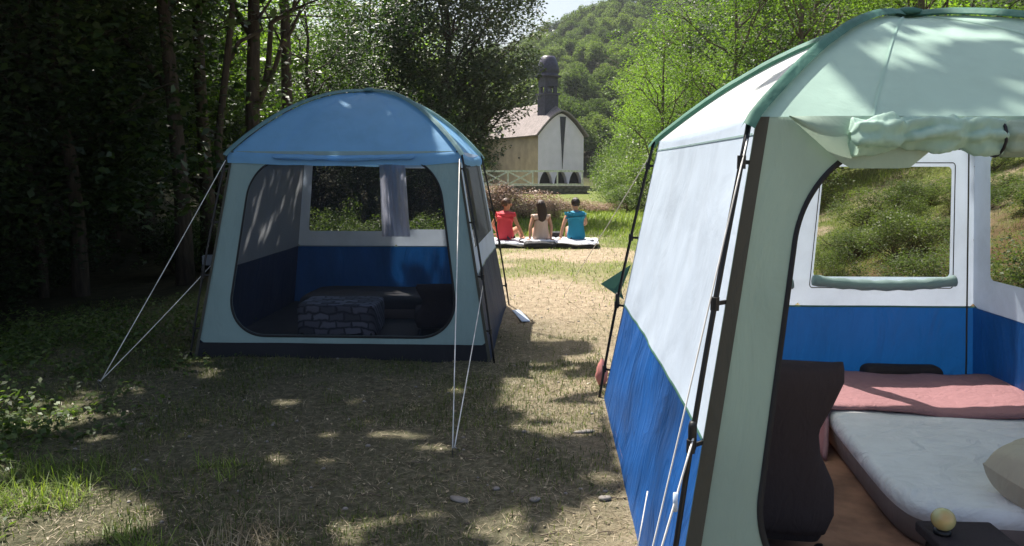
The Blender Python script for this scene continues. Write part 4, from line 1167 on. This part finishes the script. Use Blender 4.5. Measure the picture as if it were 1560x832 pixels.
        P = np.stack([w * st * np.cos(KK) + .02 * np.sin(TT * 3), -.075 - .045 * TT + dp * st * np.sin(KK), .02 - TT * .40], -1)
        m_.grid(P, closed=True)
    Rm = Matrix.Rotation(-turn, 3, 'Z')
    m_.v = [tuple(Rm @ Vector(p) + c) for p in m_.v]
    m_.build('hair', hairm, e, True)
    e.scale = (s, s, s)
    return e
red = cloth('red_shirt', (0.62, 0.05, 0.07), 0.1, bump=.6, wscale=10)
beige = cloth('pale_pink_top', (0.66, 0.50, 0.42), 0.1, bump=.6, wscale=10)
tq = cloth('turquoise_shirt', (0.02, 0.26, 0.42), 0.1, bump=.6, wscale=10)
dk = cloth('dark_shorts', (0.03, 0.03, 0.05), 0.0)
def hairmat(n_, c): return plain(n_, c, .35, var=.5, scale=25, bump=.8, bscale=50, sc3=(3, 3, .4))
PY_ = 15.75
person((-.86, PY_ + .05, .125), rad(-22), 'seated person in a red shirt with short brown hair, leaning on one arm', red, M['skin_tan'], hairmat('brown_hair', (.09, .045, .025)), 'short', .38,
       [((-.26, -.06, .30), (-.20, .10, .12)), ((.29, -.02, .32), (.44, -.06, .09))], .03, rad(50), 1.04, dk)
person((-.09, PY_ - .12, .125), rad(5), 'seated person in a pale top with long dark brown hair down the back', beige, M['skin'], hairmat('long_dark_hair', (.030, .014, .010)), 'long', .16,
       [((-.23, -.08, .30), (-.25, -.12, .06)), ((.22, -.08, .30), (.20, -.12, .06))], .0, 0, .98, dk)
person((.66, PY_ + .02, .125), rad(6), 'seated person in a turquoise shirt with short dark hair', tq, M['skin'], hairmat('dark_hair', (.022, .014, .012)), 'short', .22,
       [((-.27, -.07, .30), (-.33, -.10, .06)), ((.22, .14, .32), (.10, .30, .25))], -.02, rad(-12), 1.06, dk)
M['mat_dark'] = cloth('black_mat_fabric', (0.018, 0.020, 0.024), 0, bump=.8, wscale=10)
M['mat_top'] = cloth('grey_white_cover', (0.62, 0.64, 0.70), 0, bump=1.0, wscale=12)
for i, (x0, x1, y0, y1, h_, lab) in enumerate([(-1.32, -.42, 15.28, 16.35, .12, 'dark padded mat with a pale cover under the person in red'),
                                          (-.44, .24, 15.10, 16.30, .14, 'dark padded mat under the person with long hair'),
                                          (.22, 1.12, 15.20, 16.30, .14, 'dark padded mat with a pale cover under the person in turquoise')]):
    c0 = Vector(((x0 + x1) / 2, (y0 + y1) / 2, float(gz((x0 + x1) / 2, y0)) - .01))
    e = empty('padded_mat', c0, lab, 'mat', 'padded mats the three people sit on', rad([4, 0, -3][i]))
    a = softbox(x0 - c0.x, x1 - c0.x, y0 - c0.y, y1 - c0.y, 0, h_, .055, n=12, bump=.04, seed=i)
    MB().grid(a, closed=True).build('pad', M['mat_dark'], e, True)
    a = softbox(x0 - c0.x - .012, x1 - c0.x + .012, y0 - c0.y + (-.015 if i != 1 else .22), y1 - c0.y - .02, h_ * .55, h_ + .022, .05, n=12, bump=.055, seed=i + 5)
    for rw, kz in ((0, 1.0), (1, .85), (2, .5)): a[rw, :, 2] = h_ * .96 - kz * h_ * 1.5 * np.clip(fbm(a[rw, :, 0] * 3.3 + 7 * i, a[rw, :, 1] * 3.3, 61 + i) - .34, 0, .62)
    a[3, :, 2] = np.maximum(a[3, :, 2], a[2, :, 2] + .003)
    a[..., 2] -= .05 * np.clip(fbm(a[..., 0] * 3, a[..., 1] * 0, 60 + i) - .45, 0, 1)
    MB().grid(a, closed=True).build('cover', M['mat_top'], e, True)
o = MB().box((0, 0, .12), (.26, .3, .24)).build('bag', M['mat_dark'], None, loc=gpt(.28, 16.55)); bevel(o, .03, 3)
tag(o, 'small black bag standing beyond the mats between two of the people', 'bag')

# ------------------------------------------------------------------ chapel, terrace and railing
M['stucco'] = plain('white_lime_render', (0.88, 0.76, 0.92), .9, var=.06, scale=1.5, bump=.3, bscale=8)
M['ochre'] = plain('ochre_render', (0.40, 0.31, 0.19), .9, var=.2, scale=1.2, bump=.5, bscale=8)
M['dark_void'] = plain('dark_opening_shade', (0.02, 0.018, 0.017), .9, bump=0)  # near-black colour stands in for the shade inside openings
M['darkslate'] = plain('dark_violet_slate', (0.035, 0.030, 0.055), .4, var=.4, scale=6, bump=.6, bscale=10)
M['oldwood'] = plain('bleached_wood', (0.66, 0.64, 0.62), .85, var=.25, scale=9, bump=.3, bscale=30)
M['stone'] = plain('dark_terrace_stone', (0.12, 0.11, 0.10), .9, var=.4, scale=4, bump=.8, bscale=12)
m, nt, out = newmat('weathered_slate_roof')
v = coord(nt, 'Object')
br = N(nt, 'ShaderNodeTexBrick', i_Scale=3.2); nt.links.new(v, br.inputs['Vector'])
br.inputs['Color1'].default_value = (.30, .27, .25, 1); br.inputs['Color2'].default_value = (.20, .18, .17, 1); br.inputs['Mortar'].default_value = (.07, .06, .06, 1)
br.inputs['Mortar Size'].default_value = .03; br.inputs['Row Height'].default_value = .3
nn = N(nt, 'ShaderNodeTexNoise', i_Scale=1.1, i_Detail=6.0); nt.links.new(v, nn.inputs['Vector'])
mx = N(nt, 'ShaderNodeMix', data_type='RGBA', blend_type='MULTIPLY'); mx.inputs[0].default_value = .5
nt.links.new(br.outputs[0], mx.inputs[6]); nt.links.new(nn.outputs['Fac'], mx.inputs[7])
mx2 = N(nt, 'ShaderNodeMix', data_type='RGBA', blend_type='MULTIPLY'); mx2.inputs[0].default_value = 1; mx2.inputs[7].default_value = (1.5, 1.4, 1.4, 1); nt.links.new(mx.outputs[2], mx2.inputs[6])
b = N(nt, 'ShaderNodeBsdfPrincipled', i_Roughness=.75); nt.links.new(mx2.outputs[2], b.inputs['Base Color'])
bp = N(nt, 'ShaderNodeBump', i_Strength=.8, i_Distance=.05); nt.links.new(br.outputs['Fac'], bp.inputs['Height']); bp.invert = True; nt.links.new(bp.outputs[0], b.inputs['Normal'])
nt.links.new(b.outputs[0], out.inputs[0]); M['slate'] = m
# local frame: origin at the corner between side wall and facade; +x along the facade, +y along the side wall away
W_, L_ = 4.3, 11.0
eC = empty('chapel', (2.15 - 4.3 * 0.0 - 2.75, 60, 0), 'small whitewashed chapel with slate roof, ochre side wall and arched openings', 'chapel', None, rad(30))
ch_z = 0.3
# facade with curved gable
Xf = np.linspace(0, W_, 31)
topz = 4.35 + 1.75 * np.sin(np.pi * np.clip(Xf / W_, 0, 1)) ** 0.75
nA = 3
arches = [(0.14, 1.38), (1.53, 2.77), (2.92, 4.16)]
def arch_z(x):
    for a, b_ in arches:
        if a <= x <= b_:
            q = (x - (a + b_) / 2) / ((b_ - a) / 2)
            return .55 + 1.05 * (1 - abs(q) ** 1.6) ** .7
    return None
xs_ = sorted(set([0, W_] + [a + (b_ - a) * k / 12 for a, b_ in arches for k in range(13)] + list(np.linspace(0, W_, 25))))
fm = MB()
zt = lambda x: 4.30 + 1.80 * max(0, 1 - abs(2 * x / W_ - 1) ** 1.5)
for x0, x1 in zip(xs_[:-1], xs_[1:]):
    mid = (x0 + x1) / 2
    z0, z1 = (arch_z(x0 + 1e-6), arch_z(x1 - 1e-6)) if arch_z(mid) else (-.6, -.6)
    for yy in (0.0,):
        fm.add([(x0, yy, z0), (x1, yy, z1), (x1, yy, zt(x1)), (x0, yy, zt(x0))], [(0, 1, 2, 3)])
    if arch_z(mid):
        fm.add([(x0, 0, z0), (x1, 0, z1), (x1, .45, z1), (x0, .45, z0)], [(0, 3, 2, 1)])
        fm.add([(x0, 0, -.6), (x1, 0, -.6), (x1, 0, .45), (x0, 0, .45)], [(0, 1, 2, 3)])
for a, b_ in arches:
    for x in (a, b_): fm.add([(x, 0, .44), (x, .45, .44), (x, .45, .46), (x, 0, .46)], [(0, 1, 2, 3)])
fm.build('facade', M['stucco'], eC)
for a, b_ in arches: MB().box(((a + b_) / 2, .47, 1.0), (b_ - a + .1, .03, 1.4)).build('arch_recess', M['dark_void'], eC)
sw = MB(); sw.add([(0, 0.02, -.6), (0, L_, -.6), (0, L_, 4.35), (0, .02, 4.35)], [(0, 3, 2, 1)]); sw.add([(W_, 0.02, -.6), (W_, L_, -.6), (W_, L_, 4.35), (W_, .02, 4.35)], [(0, 1, 2, 3)])
sw.add([(0, L_, -.6), (W_, L_, -.6), (W_, L_, 4.35), (W_ / 2, L_, 6.9), (0, L_, 4.35)], [(0, 1, 2, 3, 4)])
sw.build('side_wall', M['ochre'], eC)
MB().box((-.03, 3.2, 2.6), (.05, .22, .12)).build('wall_vent', M['dark_void'], eC)
# roof: cross-section blends from the curved gable to a steep ridge
ov = .28
U = np.linspace(0, 1, 31); rowsx = []
for y, kk_, in ((-.30, 0.0), (0.0, 0.02), (.5, .25), (1.1, .7), (1.7, 1.0), (6, 1.0), (L_ + .3, 1.0)):
    q = []
    for u_ in U:
        x = -ov + u_ * (W_ + 2 * ov); xc = u_
        z_c = 4.15 + 2.1 * (1 - abs(2 * xc - 1) ** 1.6) + .12 * abs(2 * xc - 1) ** 8
        z_r = 4.25 + 2.75 * (1 - abs(2 * xc - 1))
        q.append((x, y, z_c * (1 - kk_) + z_r * kk_))
    rowsx.append(q)
ro = MB(); ro.grid(np.array(rowsx)); o = ro.build('roof', M['slate'], eC)
md = o.modifiers.new('thick', 'SOLIDIFY'); md.thickness = .12; md.offset = 1
# dark wedge down the facade, narrowing towards the bottom
MB().add([(2.0, -.05, 5.85), (2.55, -.05, 5.85), (2.36, -.05, 3.4), (2.26, -.05, 1.7), (2.17, -.05, 3.4), (2.0, 0.0, 5.85), (2.55, 0, 5.85), (2.36, 0, 3.4), (2.26, 0, 1.7), (2.17, 0, 3.4)],
         [(0, 4, 3, 2, 1), (0, 1, 6, 5), (1, 2, 7, 6), (2, 3, 8, 7), (3, 4, 9, 8), (4, 0, 5, 9)]).build('facade_wedge', M['darkslate'], eC)
# bell turret
bt = MB(); cx_, cy_ = 1.75, 1.5
bt.box((cx_, cy_, 6.7), (1.25, 1.25, 1.9)); bt.box((cx_, cy_, 7.72), (1.5, 1.5, .14))
bt.build('turret_base', M['darkslate'], eC)
for sx in (-1, 1):
    for sy in (-1, 1): MB().box((cx_ + sx * .42, cy_ + sy * .42, 8.45), (.26, .26, 1.35)).build('turret_post', M['darkslate'], eC)
MB().box((cx_, cy_, 8.72), (1.16, 1.16, .8)).build('louvre_box', M['darkslate'], eC)
MB().lathe([(.2, -.22), (.19, -.1), (.12, .1), (.03, .16)], (cx_, cy_, 8.15), 16).build('bell', M['peg'], eC, True)
cp = MB(); cp.lathe([(.70, 9.0), (1.08, 9.07), (1.10, 9.15), (.80, 9.24), (.88, 9.42), (.90, 9.7), (.84, 10.0), (.72, 10.35), (.60, 10.6), (.48, 10.74), (.05, 10.80)], (cx_, cy_, 0), 20)
for zz_, rr_ in ((9.5, .89), (9.9, .86)): cp.lathe([(rr_ - .03, zz_ - .04), (rr_ + .03, zz_), (rr_ - .03, zz_ + .04)], (cx_, cy_, 0), 20)
cp.build('turret_cap', M['darkslate'], eC, True)
# terrace wall and railing in front of the chapel
eW = empty('terrace_wall', (-.2, 50.0, 0), 'dark low stone terrace wall in front of the chapel', 'wall')
rg = np.random.default_rng(3); bmesh_ = []
MB().box((0, .25, .1), (6.0, .4, .9)).build('wall_core', M['stone'], eW)
stone_meshes = []
for k in range(4):
    q = MB(); q.box((0, 0, 0), (.36, .12, .19)); q.v = [(x + rg.normal(0, .015), y + rg.normal(0, .01), z + rg.normal(0, .012)) for x, y, z in q.v]; stone_meshes.append(q.mesh('stone', M['stone']))
for r_ in range(4):
    for k in range(15):
        so = link('stone', stone_meshes[rg.integers(0, 4)], eW, (-2.8 + k * .4 + (.2 if r_ % 2 else 0) + rg.normal(0, .02), .03, -.2 + r_ * .215))
eF = empty('railing', (-.2, 50.0, .55), 'bleached wooden railing with crossed braces on the terrace before the chapel', 'railing')
x = -6.4
for k in range(6):
    xx = -5.6 + k * 1.65
    MB().beam((xx, 0, -.5 if xx < -3 else -.02), (xx, 0, 1.0), .10, .10).build('post', M['oldwood'], eF)
MB().beam((-5.7, -.01, .97), (2.75, -.01, .97), .07, .12).build('rail', M['oldwood'], eF)
MB().beam((-5.7, -.01, .08), (2.75, -.01, .08), .07, .12).build('rail', M['oldwood'], eF)
for k in range(3):
    xx = -5.6 + k * 1.65
    MB().beam((xx + .04, -.03, .12), (xx + 1.6, -.03, .92), .06, .10).build('brace', M['oldwood'], eF)
    MB().beam((xx + .04, .03, .92), (xx + 1.6, .03, .12), .06, .10).build('brace', M['oldwood'], eF)

# ------------------------------------------------------------------ bushes and undergrowth
def bush_mesh(seed, r, h, n, leaf, mat, per=260, twig=True, flat=.4):
    rg = np.random.default_rng(seed); cc = []; cr = []
    for _ in range(n):
        d = rg.normal(0, 1, 3); d /= np.linalg.norm(d); d *= rg.uniform(.3, 1)
        cc.append(np.array([d[0] * r, d[1] * r, h * .5 + d[2] * h * .45])); cr.append(rg.uniform(.18, .36) * r)
    cc = np.array(cc)
    P = clump_points(cc, cr, per / r ** 2 * 1.0, rg, .85); P[:, 2] = np.abs(P[:, 2])
    V, F = leaves_np(P, leaf, rg, flat=flat)
    t = MB()
    for c in cc[:14]: limb(t, (rg.normal(0, .08), rg.normal(0, .08), -.05), c, .018, .005, rg, n=4, sides=5)
    return t.mesh('stems', M['bark'], True), mesh_np('foliage', V, F, M[mat])
BUSH = [bush_mesh(500 + k, 1.0, 1.3, 60, .055, 'leaf_bush', per=1300) for k in range(3)]
BRAM = [bush_mesh(520 + k, 1.0, 1.1, 70, .05, 'bramble', per=900, flat=.2) for k in range(2)]
DBUSH = [bush_mesh(540 + k, 1.0, 1.4, 60, .07, 'leaf_dark', per=1200) for k in range(3)]
def bush(name, pr, x, y, s, label, group, sz=None, cat='bush'):
    e = empty(name, (x, y, float(gz(x, y)) - .03), label, cat, group, random.uniform(0, 6.28)); e.scale = (s, s, sz or s)
    link('stems', pr[0], e); link('foliage', pr[1], e); return e
random.seed(4)
for x, y, s, sz in [(-2.7, 27, 1.5, 1.0), (-1.5, 26, 1.5, 1.0), (-.6, 27, 1.3, .85), (.4, 28.5, 1.1, .55), (-1.9, 30, 1.5, 1.0), (-3.6, 29, 1.5, 1.1), (1.5, 29, 1.0, .45), (-.6, 24.5, .9, .6), (.3, 24, .6, .6), (2.3, 28.5, .8, .4)]:
    bush('bramble', BRAM[random.randint(0, 1)], x, y, s, 'dry pinkish brown bramble thicket below the chapel terrace', 'dry brambles below the chapel', sz)
for i, (x, y, s, sz) in enumerate([(3.3, 29, 1.0, 1.0), (3.2, 32, 1.1, 1.4), (4.3, 26.5, 1.3, 1.7), (3.9, 35, 1.5, 2.0), (4.4, 29, 1.8, 2.4), (3.6, 38, 1.4, 1.8), (5.4, 27, 2.0, 2.4), (4.6, 20.5, 1.2, 1.2), (6.0, 18.5, 1.4, 1.3), (7.5, 23, 2.2, 2.5), (5.0, 46, 2.2, 3.0), (4.6, 52, 1.5, 2.6), (-5.5, 40, 2.2, 2.5), (-8, 38, 2.4, 3)]):
    bush('green_bush', BUSH[i % 3], x, y, s, ('leafy green bush right of the chapel, at the edge of the clearing' if x > 0 else 'leafy green bush far behind the left tent, beyond the dark trees'), 'green bushes right of the clearing', sz)
# sunlit plants seen through the windows of the left tent
for i in range(9):
    bush('green_bush', BUSH[i % 3], -6.2 + i * .62 + random.uniform(-.2, .2), random.uniform(11.4, 14.2), random.uniform(.5, .8), 'low sunlit green shrub behind the left tent, seen through its back windows', 'low green shrubs behind the left tent', random.uniform(.5, .85))
for x, y in [(-6.7, 17.5), (-5.6, 18.6), (-4.5, 17.8), (-3.5, 19), (-7.8, 18.6), (-2.9, 20.5)]:
    place_tree('low_tree', PR['low'][0], (x, y), 'low dark tree behind the shrubs, seen through the back windows of the left tent', 'low dark trees behind the left tent', .42, x)
# plants on the bank behind the right tent
rg = np.random.default_rng(66)
for i in range(40):
    x = rg.uniform(3.2, 11); y = rg.uniform(6.8, 15)
    bush('bank_shrub', BUSH[i % 3], x, y, rg.uniform(.25, .75), 'olive shrub on the reddish bank behind the right tent', 'shrubs on the bank behind the right tent', rg.uniform(.25, .6))
# dark undergrowth left
for i in range(46):
    y = rg.uniform(6.0, 17); x = rg.uniform(-14, -4.3)
    if x / y > -.42: continue
    bush('dark_shrub', DBUSH[i % 3], x, y, rg.uniform(.5, 1.1), 'dark shaded shrub in the undergrowth left of the left tent', 'dark undergrowth left of the left tent', rg.uniform(.4, .9))

# ------------------------------------------------------------------ grass, straw, weeds, pebbles
def in_tent(x, y):
    return ((np.abs(x + 1.73) < 1.27) & (np.abs(y - 7.38) < 1.27)) | ((np.abs(x - 1.65) < 1.25) & (np.abs(y - 3.62) < 1.34))
def blades(n, xr, yr, h, w, flat, seed, name, mat, label, dens=None, pw=1.0):
    rg = np.random.default_rng(seed)
    x = rg.uniform(*xr, n); y = yr[0] + (yr[1] - yr[0]) * rg.random(n) ** pw
    k = ~in_tent(x, y)
    if dens is not None: k &= rg.random(n) < dens(x, y)
    x, y = x[k], y[k]; n = len(x); z = gz(x, y)
    a = rg.uniform(0, 2 * np.pi, n); tilt = np.clip(rg.normal(flat, .35, n), .05, 1.5)
    L = h * rg.uniform(.4, 1.4, n)
    d = np.stack([np.cos(a) * np.sin(tilt), np.sin(a) * np.sin(tilt), np.cos(tilt)], 1)
    s = np.stack([-np.sin(a), np.cos(a), 0 * a], 1) * (w * rg.uniform(.6, 1.4, n))[:, None]
    B = np.stack([x, y, z - .002 + .004 * (flat > 1)], 1); Md = B + d * (L * .55)[:, None]
    d2 = d.copy(); d2[:, 2] -= .45; Tp = Md + d2 * (L * .45)[:, None]; Tp[:, 2] = np.maximum(Tp[:, 2], z + .003)
    V = np.stack([B - s, B + s, Md + s * .8, Md - s * .8, Tp], 1).reshape(-1, 3)
    b0 = np.arange(n)[:, None] * 5
    F = np.concatenate([b0 + np.array([[0, 1, 2]]), b0 + np.array([[0, 2, 3]]), b0 + np.array([[3, 2, 4]])])
    tag(link(name, mesh_np(name, V, F, mat)), label, kind='stuff')
M['grass'] = leafmat('short_grass', (0.04, 0.06, 0.015), (0.09, 0.12, 0.03), (0.18, 0.19, 0.06), trans=.3, scale=3, tint=1.1)
M['straw'] = leafmat('dry_straw', (0.10, 0.075, 0.045), (0.24, 0.19, 0.12), (0.45, 0.38, 0.26), trans=.1, scale=5, tint=.7)
M['meadow'] = leafmat('meadow_blades', (0.09, 0.14, 0.025), (0.19, 0.26, 0.05), (0.34, 0.38, 0.11), trans=.35, scale=1.5, tint=1.0)
gd = lambda x, y: .12 + .88 * grassiness(x, y)
blades(90000, (-6.5, 2.2), (2.0, 10), .045, .0016, .7, 1, 'grass', M['grass'], 'thin short green grass on the soil between the tents', gd, 1.3)
blades(90000, (-6, 2.2), (2.0, 9), .05, .0013, 1.35, 2, 'dry_straw', M['straw'], 'dry straw lying on the soil between the tents', lambda x, y: .35 + .65 * fbm(x * 1.5, y * 1.5, 8), 1.4)
blades(60000, (-3, 9), (8.6, 24), .07, .004, .6, 3, 'meadow_grass', M['meadow'], 'sunlit grass of the clearing behind the tents', lambda x, y: .05 + .95 * grassiness(x, y), 1.0)
blades(20000, (-3, 9), (8.6, 24), .06, .004, 1.1, 4, 'meadow_straw', M['straw'], 'dry straw of the clearing behind the tents')
# long grass before the brambles
blades(26000, (-4, 9), (18, 30), .17, .008, .5, 6, 'long_grass', M['meadow'], 'longer green grass in front of the brambles')
# leafy weeds on the left verge
rg = np.random.default_rng(12)
n = 16000
x = rg.uniform(-8.5, -1.6, n); y = rg.uniform(2.3, 8.5, n)
k = (rg.random(n) < sstep(-2.2, -3.4, x + .12 * (y - 4)) * (.25 + .9 * sstep(.4, .6, fbm(x * 1.2, y * 1.2, 71)))) & ~in_tent(x, y)
x, y = x[k], y[k]
hgt = .02 + .20 * rg.random(len(x)) ** 2 * sstep(-2.4, -4.0, x + .12 * (y - 4))
P = np.stack([x, y, gz(x, y) + hgt], 1)
P = (P[:, None, :] + rg.normal(0, .022, (len(P), 4, 3))).reshape(-1, 3)
V, F = leaves_np(P, .045, rg, flat=.5, aspect=.55)
tag(link('weeds', mesh_np('weeds', V, F, M['leaf_bush'])), 'low leafy weeds growing along the left edge of the camp', kind='stuff')
# fallen leaves
n = 5000; x = rg.uniform(-6, 1.2, n); y = 2.2 + 8 * rg.random(n) ** 1.3; k = ~in_tent(x, y); x, y = x[k], y[k]
P = np.stack([x, y, gz(x, y) + .006], 1); V, F = leaves_np(P, .022, rg, flat=.93, aspect=.6)
tag(link('leaf_litter', mesh_np('leaf_litter', V, F, M['straw'])), 'small dry leaves scattered over the soil', kind='stuff')
tw = MB(); rt_ = np.random.default_rng(90)
for i in range(260):
    x = rt_.uniform(-3.8, .5); y = 2.4 + 5.5 * rt_.random() ** 1.3
    if in_tent(np.array(x), np.array(y)): continue
    a = rt_.uniform(0, 6.28); L_2 = rt_.uniform(.03, .13); z = float(gz(x, y)) + .006
    tw.tube([(x, y, z), (x + .5 * L_2 * math.cos(a), y + .5 * L_2 * math.sin(a), z + rt_.uniform(0, .012)), (x + L_2 * math.cos(a + .3), y + L_2 * math.sin(a + .3), z)], [.0028, .0022, .001], 4)
tag(tw.build('twigs', M['bark_pale'], None, True), 'thin dry twigs strewn on the soil', kind='stuff')
# straw tufts
blades(14000, (-4.2, -1.6), (2.3, 3.8), .13, .002, .75, 31, 'straw_tufts', M['meadow'], 'tufts of dry grass in the near left corner', lambda x, y: (fbm(x * 3, y * 3, 55) > .52) * .9)
blades(900, (-1.5, -1.0), (2.7, 3.15), .12, .0018, .7, 32, 'straw_tuft', M['straw'], 'pale tuft of grass at the bottom edge of the foreground', lambda x, y: np.exp(-((x + 1.25) ** 2 + (y - 2.95) ** 2) / .02))
blades(60000, (-4.5, .5), (2.2, 7), .05, .0018, .6, 33, 'moss_grass', M['grass'], 'patchy dark grass in the shade of the foreground', lambda x, y: sstep(.42, .60, fbm(x * 1.7, y * 1.7, 57)))
# pebbles
M['pebble'] = plain('pale_limestone', (0.22, 0.20, 0.18), .85, var=.3, scale=6, bump=.4, bscale=40)
def stone_mb(rg, a, b_, c):
    m_ = MB(); m_.lathe([(.35, -.9), (.8, -.55), (1, 0), (.82, .55), (.4, .85)], n=9)
    m_.v = [((x_ * (1 + rg.normal(0, .08))) * a, (y_ * (1 + rg.normal(0, .08))) * b_, (z_ * (1 + rg.normal(0, .08))) * c) for x_, y_, z_ in m_.v]
    return m_
pb_ = MB()
for i in range(260):
    x = rg.uniform(-3.5, 1.0); y = 2.4 + 7 * rg.random() ** 1.2
    if in_tent(np.array(x), np.array(y)): continue
    s = rg.uniform(.004, .016); q = stone_mb(rg, s, s * rg.uniform(.6, 1), s * .6); z = float(gz(x, y)) + s * .2
    q.v = [(a + x, b_ + y, c + z) for a, b_, c in q.v]; pb_.add(q.v, q.f)
tag(pb_.build('pebbles', M['pebble'], None, True), 'small pebbles scattered over the soil', kind='stuff')
for (x, y, a, b_, c, rz, lab) in [(-.41, 3.42, .062, .028, .012, -.5, 'flat pale oblong stone in the near foreground'), (.25, 4.36, .07, .022, .012, .25, 'long white stone beside the left wall of the right tent'),
                              (-.24, 3.55, .02, .018, .010, 0, 'small round grey stone right of the flat pale one'), (-.04, 3.42, .03, .022, .012, .4, 'dull grey stone in the shade near the right tent'),
                              (.30, 3.45, .035, .022, .014, .2, 'pale stone close to the blue base of the right tent'), (-.12, 4.35, .016, .012, .01, 0, 'small dark-edged pebble on the path between the tents')]:
    o = stone_mb(rg, a, b_, c).build('stone', M['pebble'], None, True, loc=gpt(x, y, c * .55), rz=rz)
    tag(o, lab, 'stone', 'loose stones on the path')
# ------------------------------------------------------------------ air
HZ = 0.00035
m, nt, out = newmat('valley_haze')
pv = N(nt, 'ShaderNodeVolumePrincipled'); pv.inputs['Color'].default_value = (.86, .91, 1.0, 1); pv.inputs['Density'].default_value = HZ; pv.inputs['Anisotropy'].default_value = .35
nt.links.new(pv.outputs[0], out.inputs['Volume'])
zlo, zhi = float(GZ.min()) - 1.0, float(GZ.max()) + 14.0
hb_ = MB().box((0, 500, (zlo + zhi) / 2), (1840, 1440, zhi - zlo)); o = hb_.build('haze', m); tag(o, 'thin pale haze in the valley air', kind='stuff')
print('leaf tris', LEAF_BUDGET[0])
